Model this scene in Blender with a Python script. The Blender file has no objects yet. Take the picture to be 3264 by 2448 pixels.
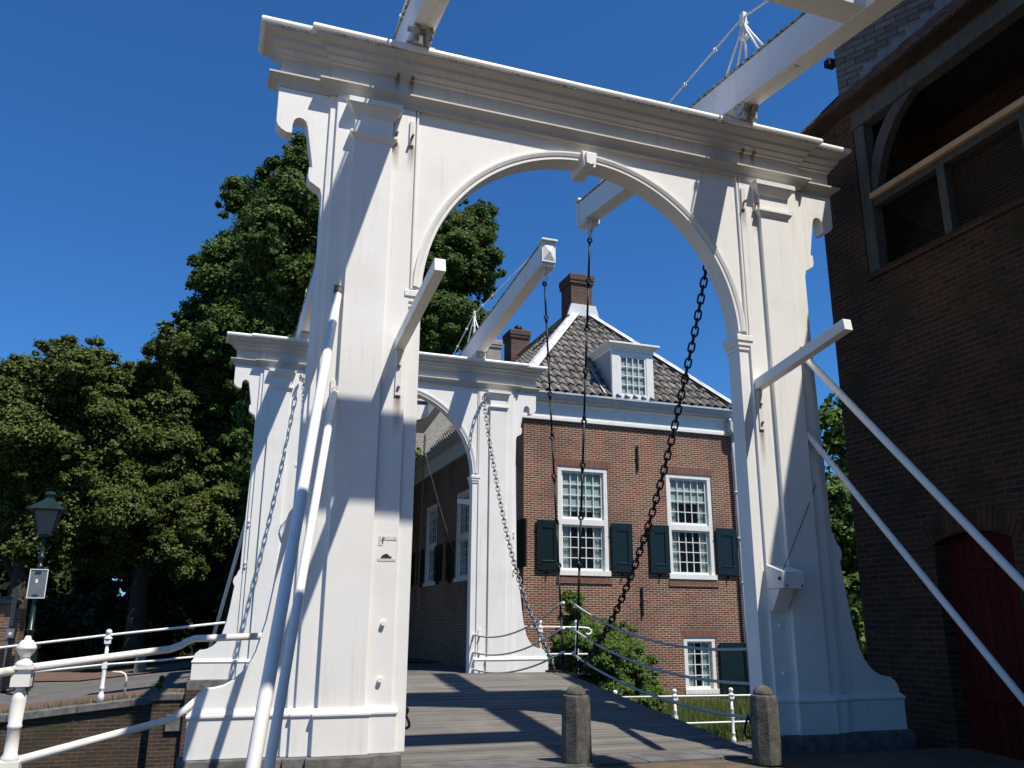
import bpy, bmesh, math, random
import numpy as np
from mathutils import Vector, Matrix
R = math.radians
C = bpy.context.scene.collection
random.seed(7)

# ------------------------------------------------------------------ camera, sky, sun, exposure
cam_d = bpy.data.cameras.new('camera'); cam = bpy.data.objects.new('camera', cam_d); C.objects.link(cam)
cam_d.sensor_width = 36; cam_d.lens = 2711.56/3264*36; cam_d.clip_start = 0.05; cam_d.clip_end = 900
def cam_matrix(loc, yaw, pitch, roll):
    F = Vector((-math.sin(yaw)*math.cos(pitch), math.cos(yaw)*math.cos(pitch), math.sin(pitch)))
    Rt = Vector((math.cos(yaw), math.sin(yaw), 0)); U = Rt.cross(F)
    cr, sr = math.cos(roll), math.sin(roll)
    X = Rt*cr + U*sr; Yv = -Rt*sr + U*cr; Zv = -F
    m = Matrix((X, Yv, Zv)).transposed().to_4x4(); m.translation = Vector(loc); return m
cam.matrix_world = cam_matrix((-3.3183, -7.1602, 0.9732), -0.342483, 0.273914, 0.006279)
bpy.context.scene.camera = cam
SUN = Vector((-.285, .49, -1)).normalized()
sl = bpy.data.lights.new('sun', 'SUN'); sun = bpy.data.objects.new('sun', sl); C.objects.link(sun)
sl.energy = 4.6; sl.angle = R(0.53); sl.color = (1, .945, .865)
sun.rotation_euler = SUN.to_track_quat('-Z', 'Y').to_euler(); sun.location = (3, -6, 14)
w = bpy.data.worlds.new('World'); bpy.context.scene.world = w; w.use_nodes = True
nt = w.node_tree; bg = nt.nodes['Background']
sky = nt.nodes.new('ShaderNodeTexSky'); sky.sky_type = 'NISHITA'; sky.sun_disc = False
sky.sun_elevation = R(60.4); sky.sun_rotation = math.atan2(.285, -.49)
sky.altitude = 0; sky.air_density = 1.0; sky.dust_density = 0.1; sky.ozone_density = 5.0
tint = nt.nodes.new('ShaderNodeMix'); tint.data_type = 'RGBA'; tint.blend_type = 'MULTIPLY'; tint.inputs[0].default_value = 1
tint.inputs[7].default_value = (.38, .845, 1.29, 1)      # deep polarised blue of the midsummer sky
nt.links.new(sky.outputs[0], tint.inputs[6]); nt.links.new(tint.outputs[2], bg.inputs[0]); bg.inputs[1].default_value = 0.075
vs = bpy.context.scene.view_settings
vs.view_transform = 'Standard'; vs.look = 'None'; vs.exposure = 0.46; vs.gamma = 1; vs.use_curve_mapping = False

# ------------------------------------------------------------------ mesh builder
class MB:
    def __init__(s): s.v = []; s.f = []; s.sm = []
    def add(s, vs, fs, smooth=False):
        o = len(s.v); s.v += [tuple(p) for p in vs]
        for f in fs: s.f.append(tuple(i+o for i in f)); s.sm.append(smooth)
        return s
    def box(s, x0, x1, y0, y1, z0, z1):
        x0, x1 = min(x0, x1), max(x0, x1); y0, y1 = min(y0, y1), max(y0, y1); z0, z1 = min(z0, z1), max(z0, z1)
        return s.add([(x0,y0,z0),(x1,y0,z0),(x1,y1,z0),(x0,y1,z0),(x0,y0,z1),(x1,y0,z1),(x1,y1,z1),(x0,y1,z1)],
                     [(3,2,1,0),(4,5,6,7),(0,1,5,4),(1,2,6,5),(2,3,7,6),(3,0,4,7)])
    def bar(s, a, b, wx, wz, up=(0,0,1)):            # rectangular bar between two points
        a = Vector(a); b = Vector(b); d = (b-a).normalized(); u = Vector(up)
        r = d.cross(u).normalized(); u = r.cross(d)
        vs = [p + r*sx*wx/2 + u*sz*wz/2 for p in (a, b) for sx, sz in ((-1,-1),(1,-1),(1,1),(-1,1))]
        return s.add(vs, [(0,1,2,3),(7,6,5,4),(0,4,5,1),(1,5,6,2),(2,6,7,3),(3,7,4,0)])
    def prism(s, poly, axis, a0, a1):                # polygon extruded along an axis
        n = len(poly)
        def P(p, a): return (a, p[0], p[1]) if axis == 'x' else (p[0], a, p[1]) if axis == 'y' else (p[0], p[1], a)
        vs = [P(p, a0) for p in poly] + [P(p, a1) for p in poly]
        fs = [tuple(range(n)), tuple(range(2*n-1, n-1, -1))] + [(i, n+i, n+(i+1) % n, (i+1) % n) for i in range(n)]
        return s.add(vs, fs)
    def loft(s, plan, prof):                         # rectilinear CCW plan offset by (p[,py]) at each height
        n = len(plan); rings = []
        for q in prof:
            px, z = q[0], q[1]; py = q[2] if len(q) > 2 else px
            ring = []
            for i in range(n):
                a, b, c = plan[i-1], plan[i], plan[(i+1) % n]
                ox = oy = 0
                for e0, e1 in ((a, b), (b, c)):
                    dx, dy = e1[0]-e0[0], e1[1]-e0[1]
                    if abs(dx) > abs(dy): oy = -py if dx > 0 else py
                    else: ox = px if dy > 0 else -px
                ring.append((b[0]+ox, b[1]+oy, z))
            rings.append(ring)
        vs = [p for r in rings for p in r]; fs = [tuple(range(n-1, -1, -1))]
        for k in range(len(rings)-1):
            for i in range(n):
                j = (i+1) % n; fs.append((k*n+i, k*n+j, (k+1)*n+j, (k+1)*n+i))
        fs.append(tuple(range((len(rings)-1)*n, len(rings)*n)))
        return s.add(vs, fs)
    def tube(s, pts, r, n=10, caps=True):
        pts = [Vector(p) for p in pts]; m = len(pts)
        rr = r if isinstance(r, (list, tuple)) else [r]*m
        d0 = (pts[1]-pts[0]).normalized()
        u = d0.cross(Vector((0,0,1)) if abs(d0.z) < .95 else Vector((1,0,0))).normalized()
        vs = []
        for i, p in enumerate(pts):
            d = (pts[min(i+1, m-1)]-pts[max(i-1, 0)]).normalized()
            u = (u - d*u.dot(d)).normalized(); v = d.cross(u)
            for k in range(n):
                a = 2*math.pi*k/n; vs.append(p + (u*math.cos(a)+v*math.sin(a))*rr[i])
        fs = [(i*n+k, i*n+(k+1) % n, (i+1)*n+(k+1) % n, (i+1)*n+k) for i in range(m-1) for k in range(n)]
        s.add(vs, fs, True)
        if caps:
            o = len(s.v)-len(vs); s.f.append(tuple(range(o+n-1, o-1, -1))); s.sm.append(False)
            s.f.append(tuple(range(o+(m-1)*n, o+m*n))); s.sm.append(False)
        return s
    def lathe(s, prof, cx=0, cy=0, n=16, smooth=True, rot=0, axis='z'):   # prof: (radius, height)
        vs = []
        for r, z in prof:
            for k in range(n):
                a = 2*math.pi*k/n + rot
                q = (cx+r*math.cos(a), cy+r*math.sin(a), z)
                vs.append(q)
        m = len(prof)
        fs = [(i*n+k, i*n+(k+1) % n, (i+1)*n+(k+1) % n, (i+1)*n+k) for i in range(m-1) for k in range(n)]
        s.add(vs, fs, smooth)
        o = len(s.v)-len(vs)
        s.f.append(tuple(range(o+n-1, o-1, -1))); s.sm.append(False)
        s.f.append(tuple(range(o+(m-1)*n, o+m*n))); s.sm.append(False)
        return s
    def disc_y(s, c, r, t, n=20):                    # disc facing y with thickness t
        return s.prism([(c[0]+r*math.cos(2*math.pi*k/n), c[2]+r*math.sin(2*math.pi*k/n)) for k in range(n)], 'y', c[1]-t/2, c[1]+t/2)
    def disc_x(s, c, r, t, n=20):
        return s.prism([(c[1]+r*math.cos(2*math.pi*k/n), c[2]+r*math.sin(2*math.pi*k/n)) for k in range(n)], 'x', c[0]-t/2, c[0]+t/2)

def wloc(o):
    p = Vector((0,0,0))
    while o is not None: p = p + o.location; o = o.parent
    return p
def mesh_from(name, v, f, sm, off, mat, fixn=True):
    me = bpy.data.meshes.new(name)
    me.from_pydata([(p[0]-off.x, p[1]-off.y, p[2]-off.z) for p in v], [], f)
    if fixn:
        bm = bmesh.new(); bm.from_mesh(me); bmesh.ops.recalc_face_normals(bm, faces=bm.faces); bm.to_mesh(me); bm.free()
    me.polygons.foreach_set('use_smooth', sm)
    uv = me.uv_layers.new(name='UVMap')              # box mapping in metres
    for p in me.polygons:
        n = p.normal; a = max(range(3), key=lambda i: abs(n[i]))
        for li in p.loop_indices:
            c = me.vertices[me.loops[li].vertex_index].co
            c = (c.x+off.x, c.y+off.y, c.z+off.z)
            uv.data[li].uv = (c[1], c[2]) if a == 0 else (c[0], c[2]) if a == 1 else (c[0], c[1])
    me.materials.append(mat); return me
def obj(name, mb, mat, parent=None, label=None, bevel=0, at=None):
    off = wloc(parent) if parent is not None else Vector(at or (0,0,0))
    me = mesh_from(name, mb.v, mb.f, mb.sm, off, mat)
    o = bpy.data.objects.new(name, me); C.objects.link(o); o.parent = parent
    if parent is None and at: o.location = at
    if label: o['label'] = label
    if bevel:
        m = o.modifiers.new('bevel', 'BEVEL'); m.width = bevel; m.segments = 2; m.limit_method = 'ANGLE'; m.angle_limit = R(40)
    return o
def tag(o, label, cat, group=None):
    o['label'] = label; o['category'] = cat
    if group: o['group'] = group
    return o
def thing(name, label, cat, loc=(0,0,0), group=None):
    o = bpy.data.objects.new(name, None); C.objects.link(o); o.location = loc; o.empty_display_size = .2
    return tag(o, label, cat, group)
def struct(name, mb, mat, kind='structure'):
    o = obj(name, mb, mat); o['kind'] = kind; return o
def copy_tree(o, parent=None):
    c = o.copy(); C.objects.link(c); c.parent = parent
    for ch in list(o.children): copy_tree(ch, c)
    return c
def dup(o, loc, rz, label, group=None):
    c = copy_tree(o); c.location = loc; c.rotation_euler = (0,0,rz); c['label'] = label
    if group: c['group'] = group
    return c

# ------------------------------------------------------------------ materials
def newmat(name):
    m = bpy.data.materials.new(name); m.use_nodes = True
    return m, m.node_tree, m.node_tree.nodes['Principled BSDF']
def nd(t, typ, **kw):
    n = t.nodes.new(typ)
    for k, v in kw.items():
        if k in n.inputs: n.inputs[k].default_value = v
        else: setattr(n, k, v)
    return n
def ramp(t, fac, stops):
    n = t.nodes.new('ShaderNodeValToRGB'); e = n.color_ramp.elements
    while len(e) < len(stops): e.new(.5)
    for i, (p, c) in enumerate(stops): e[i].position = p; e[i].color = (*c, 1) if len(c) == 3 else c
    t.links.new(fac, n.inputs[0]); return n.outputs[0]
def mixc(t, fac, a, b, mode='MIX'):
    n = t.nodes.new('ShaderNodeMix'); n.data_type = 'RGBA'; n.blend_type = mode
    for s, v in ((n.inputs[0], fac), (n.inputs[6], a), (n.inputs[7], b)):
        if hasattr(v, 'links'): t.links.new(v, s)
        else: s.default_value = v if not isinstance(v, tuple) else (*v, 1)
    return n.outputs[2]
def noise(t, scale, detail=3, coord='Object', stretch=None, rough=.55):
    tc = t.nodes.new('ShaderNodeTexCoord'); n = nd(t, 'ShaderNodeTexNoise', Scale=scale, Detail=detail, Roughness=rough)
    src = tc.outputs[coord]
    if stretch:
        mp = t.nodes.new('ShaderNodeMapping'); mp.inputs['Scale'].default_value = stretch
        t.links.new(src, mp.inputs[0]); src = mp.outputs[0]
    t.links.new(src, n.inputs['Vector']); return n.outputs['Fac']
def bump(t, b, h, strength=.3, dist=.01):
    n = nd(t, 'ShaderNodeBump', Strength=strength, Distance=dist)
    t.links.new(h, n.inputs['Height']); t.links.new(n.outputs[0], b.inputs['Normal'])
def plain(name, col, rough=.5, metal=0, var=.25, scale=6, bumps=0):
    m, t, b = newmat(name)
    nz = noise(t, scale)
    t.links.new(ramp(t, nz, [(.3, tuple(c*(1-var) for c in col)), (.7, tuple(min(1, c*(1+var)) for c in col))]), b.inputs['Base Color'])
    b.inputs['Roughness'].default_value = rough; b.inputs['Metallic'].default_value = metal
    if rough >= .7: b.inputs['Specular IOR Level'].default_value = .2
    if bumps: bump(t, b, noise(t, scale*5), bumps)
    return m
def paint(name, col=(.80,.785,.755), dirt=.5, streak=(.36,.32,.25)):
    m, t, b = newmat(name)
    big = noise(t, 1.1, 5); c = ramp(t, big, [(.25, tuple(x*k for x, k in zip(col, (.88,.87,.84)))), (.5, col), (.78, tuple(x*.95 for x in col))])
    st = noise(t, 3.0, 5, stretch=(6, 6, .35))         # rain streaks running down
    c = mixc(t, ramp(t, st, [(.57, (0,0,0)), (.80, (dirt*.5,)*3)]), c, streak)
    sc = noise(t, 9, 6, rough=.75)                      # scuffs and thin worn patches
    c = mixc(t, ramp(t, sc, [(.60, (0,0,0)), (.75, (dirt*.30,)*3)]), c, tuple(x*.62 for x in col))
    fl = noise(t, 42, 2); c = mixc(t, ramp(t, fl, [(.73, (0,0,0)), (.79, (dirt*.6,)*3)]), c, (.26,.22,.16))   # specks and chips
    t.links.new(c, b.inputs['Base Color'])
    t.links.new(ramp(t, sc, [(.3, (.34,)*3), (.7, (.58,)*3)]), b.inputs['Roughness'])
    gr = noise(t, 5, 6, stretch=(9, 9, .8)); ad = t.nodes.new('ShaderNodeMath'); ad.operation = 'ADD'
    t.links.new(gr, ad.inputs[0]); t.links.new(noise(t, 26, 3), ad.inputs[1]); bump(t, b, ad.outputs[0], .10, .006)
    return m
def brick(name, c1, c2, mortar, bw=.17, rh=.048, ms=.006, dark=(.05,.035,.03), stain=.35, bias=0.0, moss=None):
    m, t, b = newmat(name)
    tc = t.nodes.new('ShaderNodeTexCoord')
    dn = nd(t, 'ShaderNodeTexNoise', Scale=7, Detail=2); t.links.new(tc.outputs['UV'], dn.inputs['Vector'])
    vm = t.nodes.new('ShaderNodeVectorMath'); vm.operation = 'MULTIPLY_ADD'
    t.links.new(dn.outputs['Color'], vm.inputs[0]); vm.inputs[1].default_value = (.012,.012,0); t.links.new(tc.outputs['UV'], vm.inputs[2])
    br = nd(t, 'ShaderNodeTexBrick', Scale=1.0)
    br.inputs['Brick Width'].default_value = bw; br.inputs['Row Height'].default_value = rh
    br.inputs['Mortar Size'].default_value = ms; br.inputs['Mortar Smooth'].default_value = .25; br.inputs['Bias'].default_value = bias
    br.offset = .5; br.squash = 1
    br.inputs['Color1'].default_value = (*c1, 1); br.inputs['Color2'].default_value = (*c2, 1); br.inputs['Mortar'].default_value = (*mortar, 1)
    t.links.new(vm.outputs[0], br.inputs['Vector'])
    col = br.outputs['Color']
    # some bricks much darker, large weather stains
    cell = nd(t, 'ShaderNodeTexNoise', Scale=5.5, Detail=1); mp = t.nodes.new('ShaderNodeMapping'); mp.inputs['Scale'].default_value = (1, 3.6, 1)
    t.links.new(tc.outputs['UV'], mp.inputs[0]); t.links.new(mp.outputs[0], cell.inputs['Vector'])
    f = ramp(t, cell.outputs['Fac'], [(.52, (0,0,0)), (.72, (.55,)*3)])
    col = mixc(t, f, col, mixc(t, .6, col, dark))
    big = nd(t, 'ShaderNodeTexNoise', Scale=.8, Detail=4); t.links.new(tc.outputs['UV'], big.inputs['Vector'])
    col = mixc(t, ramp(t, big.outputs['Fac'], [(.45, (0,0,0)), (.7, (stain,)*3)]), col, dark)
    if moss:
        mo = nd(t, 'ShaderNodeTexNoise', Scale=1.6, Detail=5); t.links.new(tc.outputs['UV'], mo.inputs['Vector'])
        col = mixc(t, ramp(t, mo.outputs['Fac'], [(.5, (0,0,0)), (.68, (.7,)*3)]), col, moss)
    t.links.new(col, b.inputs['Base Color']); b.inputs['Roughness'].default_value = .85
    b.inputs['Specular IOR Level'].default_value = .12
    inv = t.nodes.new('ShaderNodeMath'); inv.operation = 'SUBTRACT'; inv.inputs[0].default_value = 1
    t.links.new(br.outputs['Fac'], inv.inputs[1]); bump(t, b, inv.outputs[0], .6, .006)
    return m
def leafmat(name, dark, mid, lite, trans=.3):
    m, t, b = newmat(name)
    g = t.nodes.new('ShaderNodeNewGeometry')
    col = ramp(t, g.outputs['Random Per Island'], [(0, dark), (.55, mid), (1, lite)])
    big = noise(t, .55, 2); col = mixc(t, ramp(t, big, [(.35, (0,0,0)), (.65, (.6,)*3)]), col, mixc(t, .5, col, lite))
    t.links.new(col, b.inputs['Base Color']); b.inputs['Roughness'].default_value = .6; b.inputs['Specular IOR Level'].default_value = .25
    tr = t.nodes.new('ShaderNodeBsdfTranslucent'); t.links.new(col, tr.inputs[0])
    mx = t.nodes.new('ShaderNodeMixShader'); mx.inputs[0].default_value = trans
    t.links.new(b.outputs[0], mx.inputs[1]); t.links.new(tr.outputs[0], mx.inputs[2])
    t.links.new(mx.outputs[0], t.nodes['Material Output'].inputs[0]); return m
def glassmat(name, tint=(.02,.03,.035), clear=.55):
    m, t, b = newmat(name)
    b.inputs['Base Color'].default_value = (*tint, 1); b.inputs['Roughness'].default_value = .03; b.inputs['IOR'].default_value = 1.5
    tr = t.nodes.new('ShaderNodeBsdfTransparent'); tr.inputs[0].default_value = (.85,.9,.9,1)
    mx = t.nodes.new('ShaderNodeMixShader'); mx.inputs[0].default_value = clear
    t.links.new(b.outputs[0], mx.inputs[1]); t.links.new(tr.outputs[0], mx.inputs[2])
    t.links.new(mx.outputs[0], t.nodes['Material Output'].inputs[0]); return m
def rusty(name, base, rust=(.16,.07,.03), amt=.5, rough=.6, metal=.2):
    m, t, b = newmat(name)
    f = ramp(t, noise(t, 16, 4), [(1-amt-.12, (0,0,0)), (1-amt+.12, (1,1,1))])
    t.links.new(mixc(t, f, base, rust), b.inputs['Base Color']); b.inputs['Roughness'].default_value = rough; b.inputs['Metallic'].default_value = metal
    return m
def woodmat(name, c1, c2, axis='x', rough=.75):
    m, t, b = newmat(name)
    st = {'x': (.8, 14, 14), 'y': (14, .8, 14), 'z': (14, 14, .8)}[axis]
    g = noise(t, 2.2, 6, stretch=st); g2 = noise(t, 1.7, 3)
    isl = t.nodes.new('ShaderNodeNewGeometry').outputs['Random Per Island']
    c = ramp(t, g, [(.3, c1), (.7, c2)])
    c = mixc(t, ramp(t, isl, [(0, (0,0,0)), (1, (.45,)*3)]), c, tuple(x*.62 for x in c1))
    c = mixc(t, ramp(t, g2, [(.5, (0,0,0)), (.75, (.35,)*3)]), c, tuple(x*1.25 for x in c2))
    t.links.new(c, b.inputs['Base Color']); b.inputs['Roughness'].default_value = rough; b.inputs['Specular IOR Level'].default_value = .18; bump(t, b, g, .35, .004)
    return m

M = {}
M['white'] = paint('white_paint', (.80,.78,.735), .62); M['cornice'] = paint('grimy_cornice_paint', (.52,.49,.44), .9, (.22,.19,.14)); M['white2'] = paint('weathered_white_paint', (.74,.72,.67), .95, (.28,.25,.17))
M['white_in'] = plain('window_white', (.74,.73,.68), .4, var=.05)
M['grime'] = rusty('lichen_grime', (.55,.54,.48), (.07,.07,.045), .5, .9, 0)
M['stone'] = plain('grey_stone', (.135,.13,.12), .85, var=.35, scale=9, bumps=.3)
M['bluestone'] = plain('blue_stone_paving', (.115,.112,.105), .85, var=.35, scale=5, bumps=.15)
M['bollard'] = plain('bollard_stone', (.098,.092,.078), .9, var=.45, scale=13, bumps=.5)
M['iron'] = rusty('black_iron', (.018,.017,.018), (.035,.022,.016), .4, .5, .6)
M['galv'] = plain('galvanised_steel', (.20,.20,.20), .45, .7, .25, 20)
M['rust'] = rusty('rusty_iron', (.30,.22,.16), (.15,.06,.025), .55, .8, .1)
M['stain'] = rusty('stained_bearing', (.50,.47,.41), (.10,.075,.055), .40, .6, .1)
M['rope'] = plain('grey_rope', (.50,.47,.43), .9, var=.25, scale=60, bumps=.4)
M['deck'] = woodmat('deck_planks', (.118,.106,.092), (.205,.190,.168), 'x')
M['deckside'] = plain('tarred_timber', (.035,.032,.03), .8, var=.3)
M['oak'] = woodmat('grey_oak', (.050,.050,.046), (.090,.090,.082), 'z')
M['lath'] = plain('new_pine_rail', (.42,.27,.15), .6, var=.15)
M['brickhouse'] = brick('house_brick', (.215,.070,.039), (.100,.040,.030), (.45,.355,.26), .18, .0515, .0088, (.045,.034,.03), .45); M['brickchim'] = brick('sooty_chimney_brick', (.13,.055,.035), (.065,.035,.028), (.20,.17,.14), .18, .055, .008, (.03,.026,.024), .5)
M['brickarch'] = brick('rubbed_brick_lintel', (.21,.072,.042), (.125,.048,.034), (.36,.29,.22), .045, .21, .005, (.07,.05,.04), .2)
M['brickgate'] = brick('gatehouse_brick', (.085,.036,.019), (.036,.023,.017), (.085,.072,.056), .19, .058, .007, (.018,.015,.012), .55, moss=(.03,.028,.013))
M['brickquay'] = brick('quay_brick', (.095,.055,.036), (.05,.034,.026), (.115,.098,.075), .2, .06, .008, (.03,.028,.022), .5, moss=(.05,.05,.025))
M['brickpale'] = brick('pale_brick', (.34,.31,.26), (.26,.24,.20), (.40,.38,.34), .22, .07, .008, (.16,.15,.13), .25)
M['brickpillar'] = brick('pillar_brick', (.22,.12,.07), (.14,.08,.05), (.26,.22,.17), .2, .06, .007, (.07,.05,.04), .3)
M['tile'] = plain('dark_pantile', (.165,.152,.135), .7, var=.5, scale=3.5, bumps=.25)
M['leaddark'] = plain('old_lead_flashing', (.15,.15,.155), .6, var=.25, scale=5); M['lead'] = plain('lead_sheet', (.34,.35,.36), .55, var=.2, scale=2.5)
M['leadpale'] = plain('pale_lead_hips', (.60,.61,.61), .5, var=.14, scale=3)
M['gutter'] = plain('grey_gutter_paint', (.44,.46,.48), .45, var=.1)
M['green'] = plain('dark_green_paint', (.0025,.009,.0085), .35, var=.2)
M['lampgreen'] = plain('lamp_green_paint', (.007,.022,.018), .35, var=.2)
M['glass'] = glassmat('window_glass', (.02,.03,.035), .9); M['lampglass'] = plain('frosted_lantern_glass', (.16,.17,.16), .25, var=.1)
M['curtain'] = plain('net_curtain', (.74,.76,.74), .9, var=.15, scale=12)
M['blind'] = plain('pale_blind', (.72,.76,.72), .8, var=.06)
M['room'] = plain('dark_room', (.05,.055,.055), .9, var=.1)
M['reddoor'] = woodmat('dark_red_boards', (.060,.004,.003), (.105,.008,.005), 'z', .7)
M['gtile'] = plain('brown_roof_tile', (.080,.046,.032), .8, var=.4, scale=8, bumps=.2)
M['red'] = plain('sign_red', (.55,.03,.03), .4, var=.03); M['signwhite'] = plain('sign_white', (.78,.78,.78), .4, var=.03)
M['signback'] = plain('sign_aluminium', (.20,.215,.22), .4, .4, .1); M['signpost'] = plain('dark_signpost', (.03,.035,.035), .5, .2, .2)
M['black'] = plain('black_ink', (.012,.012,.014), .6, var=.1); M['sticker'] = plain('torn_sticker', (.58,.57,.54), .7, var=.3, scale=60)
def stainmat(name, col, amt):
    m, t, b = newmat(name); b.inputs['Base Color'].default_value = (*col, 1); b.inputs['Roughness'].default_value = .8
    tc = t.nodes.new('ShaderNodeTexCoord'); sx = t.nodes.new('ShaderNodeSeparateXYZ'); t.links.new(tc.outputs['Generated'], sx.inputs[0])
    def op(o, a, b_):
        n = t.nodes.new('ShaderNodeMath'); n.operation = o
        for k, v in enumerate((a, b_)):
            if hasattr(v, 'links'): t.links.new(v, n.inputs[k])
            else: n.inputs[k].default_value = v
        return n.outputs[0]
    ed = op('MULTIPLY', op('MULTIPLY', sx.outputs[0], op('SUBTRACT', 1, sx.outputs[0])), 4)
    f = op('MULTIPLY', op('MULTIPLY', ed, op('POWER', sx.outputs[2], 1.3)), op('MULTIPLY', noise(t, 30, 4, stretch=(1.5,1.5,.25)), amt))
    b.inputs['Alpha'].default_value = 0; t.links.new(f, b.inputs['Alpha']); return m
M['ruststain'] = stainmat('rust_stain', (.23,.11,.045), 0.55)
M['water'] = plain('canal_water', (.02,.03,.022), .08, var=.2, scale=2, bumps=.1)
M['soil'] = plain('grassy_soil', (.05,.06,.025), .95, var=.4, scale=3, bumps=.5)
M['archbrick'] = plain('arch_brick', (.065,.033,.022), .9, var=.5, scale=7, bumps=.3); M['slate'] = brick('stone_slates', (.20,.172,.15), (.115,.098,.088), (.04,.036,.033), .27, .088, .007, (.06,.05,.045), .35)
M['clinker'] = brick('street_clinkers', (.17,.12,.075), (.11,.082,.06), (.085,.078,.062), .2, .065, .006, (.07,.06,.045), .3)
M['clinkerbounce'] = brick('bounce_light_clinkers', (.30,.22,.145), (.22,.165,.12), (.20,.17,.13), .2, .065, .006, (.12,.10,.07), .3); M['setts'] = brick('road_setts', (.17,.165,.155), (.115,.112,.108), (.09,.085,.08), .16, .13, .01, (.06,.06,.055), .3)  # first: clinkers lightened to bounce warm light onto the pier
M['pavered'] = brick('red_pavers', (.165,.105,.078), (.125,.085,.066), (.12,.10,.08), .2, .1, .006, (.08,.055,.045), .25)
M['bark'] = plain('tree_bark', (.05,.042,.032), .95, var=.4, scale=8, bumps=.6)
M['leafA'] = leafmat('lime_leaves', (.018,.044,.008), (.052,.100,.016), (.125,.175,.034))
M['leafC'] = leafmat('maple_leaves', (.022,.046,.008), (.064,.102,.017), (.150,.170,.036))
M['leafR'] = leafmat('bright_leaves', (.03,.07,.012), (.07,.13,.022), (.13,.19,.04))
M['leafW'] = leafmat('wood_leaves', (.012,.028,.008), (.025,.05,.014), (.07,.10,.03))
M['leafB'] = leafmat('shrub_leaves', (.03,.075,.010), (.075,.145,.020), (.15,.21,.04))
M['grass'] = leafmat('tall_grass', (.05,.10,.018), (.10,.165,.035), (.20,.23,.08))

# ------------------------------------------------------------------ the setting
def sheet(name, poly, z, mat, kind='structure'):
    mb = MB(); zz = z if callable(z) else (lambda x, y: z)
    mb.add([(x, y, zz(x, y)) for x, y in poly], [tuple(range(len(poly)))]); return struct(name, mb, mat, kind)
def grid(name, x0, x1, y0, y1, nx, ny, zf, mat):
    mb = MB(); vs = [(x0+(x1-x0)*i/nx, y0+(y1-y0)*j/ny) for j in range(ny+1) for i in range(nx+1)]
    mb.add([(x, y, zf(x, y)) for x, y in vs], [(j*(nx+1)+i, j*(nx+1)+i+1, (j+1)*(nx+1)+i+1, (j+1)*(nx+1)+i) for j in range(ny) for i in range(nx)])
    return struct(name, mb, mat)
sheet('ground', [(-500,-400),(500,-400),(500,800),(-500,800)], -3.2, M['soil'])
sheet('water', [(-80,-.6),(80,-.6),(80,9.6),(-80,9.6)], -2.35, M['water'])
def near_z(x, y): return -.135 + min(0, y+.55)*.075
near_poly = MB()
near_poly.add([(-1.72,.08,-.135),(1.72,.08,-.135),(1.72,-.55,-.135),(-1.72,-.55,-.135)], [(0,1,2,3)])
ts = MB(); random.seed(6); x = -1.70
while x < 1.70:
    wd = random.uniform(.55,.85); e = min(x+wd, 1.72); dzz = random.uniform(-.004,.003)
    ts.box(x+.005, e-.005, -.36, .085, -.6, -.125+dzz); x = e
struct('stone_threshold', ts, M['bluestone'])
grid('street', -3.42, 60, -40, -.36, 30, 30, lambda x, y: near_z(x, y)-.004, M['clinker'])
grid('side_street', -60, -3.42, -40, -1.25, 20, 20, lambda x, y: near_z(x, y)-.12, M['clinkerbounce'])  # out of view; pale colour acts as a reflector for warm fill
def far_z(x, y):
    s = -.12
    if x < -2.4: s -= .105*min(3.6, -2.4-x)
    return s - .004*max(0, y-12)
def far_strip(name, y0, y1, dz, mat, x0=-60, x1=3.6):
    xs = sorted(set([x0, -30, -12, -8, -6, -5, -4, -3.4, -2.8, -2.4, -1, x1])); mb = MB(); n = len(xs)
    mb.add([(x, y, far_z(x, y)+dz) for y in (y0, y1) for x in xs], [(i, i+1, n+i+1, n+i) for i in range(n-1)])
    return struct(name, mb, mat)
far_strip('pavement', 9.35, 11.6, 0, M['pavered'])
far_strip('road', 11.6, 18.5, -.03, M['setts'])
far_strip('far_pavement', 18.5, 23.0, .0, M['pavered'])
M['darksoil'] = plain('shade_darkened_soil', (.016,.017,.010), .95, var=.5, scale=4, bumps=.5)  # soil colour darkened to stand in for tree shade
far_strip('park_ground', 23.0, 90, -.004, M['darksoil'])
def garden_z(x, y): return -1.42 + .15*max(0, y-9.2)
grid('garden', 3.62, 60, 9.25, 11.6, 12, 4, garden_z, M['soil'])
grid('garden_side', 9.72, 60, 11.6, 90, 8, 10, lambda x, y: -1.06, M['soil'])
# quay walls
q = thing('quay_wall', 'dark brick quay wall with stone coping on the far side of the canal', 'quay wall', (-3.4, 9.2, -.3))
mb = MB(); xs = [-60, -12, -8, -6, -5, -4.2, -3.36]
for a, b in zip(xs[:-1], xs[1:]):
    mb.add([(a,9.2,-3.2),(b,9.2,-3.2),(b,9.2,far_z(b,9)-.10),(a,9.2,far_z(a,9)-.10)], [(0,1,2,3)])
obj('wall', mb, M['brickquay'], q)
mb = MB()
for k, (a, b) in enumerate(zip(xs[:-1], xs[1:])):
    za, zb = far_z(a,9)+.02, far_z(b,9)+.02
    mb.prism([(a+.004,za-.115),(b-.004,zb-.115),(b-.004,zb),(a+.004,za)], 'y', 9.13, 9.46)
obj('coping', mb, M['stone'], q, bevel=.012)
obj('buttress', MB().box(-3.86,-3.36,8.98,9.2,-3.2,-.31), M['brickquay'], q)
obj('buttress_cap', MB().box(-3.9,-3.36,8.95,9.2,-.31,-.19), M['stone'], q, bevel=.02)
obj('stone_block', MB().box(-3.62,-3.37,8.93,9.0,-.78,-.52), M['stone'], q)
obj('abutment', MB().box(-3.36,3.36,8.86,11.5,-3.2,-.14), M['brickquay'], q)
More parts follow.
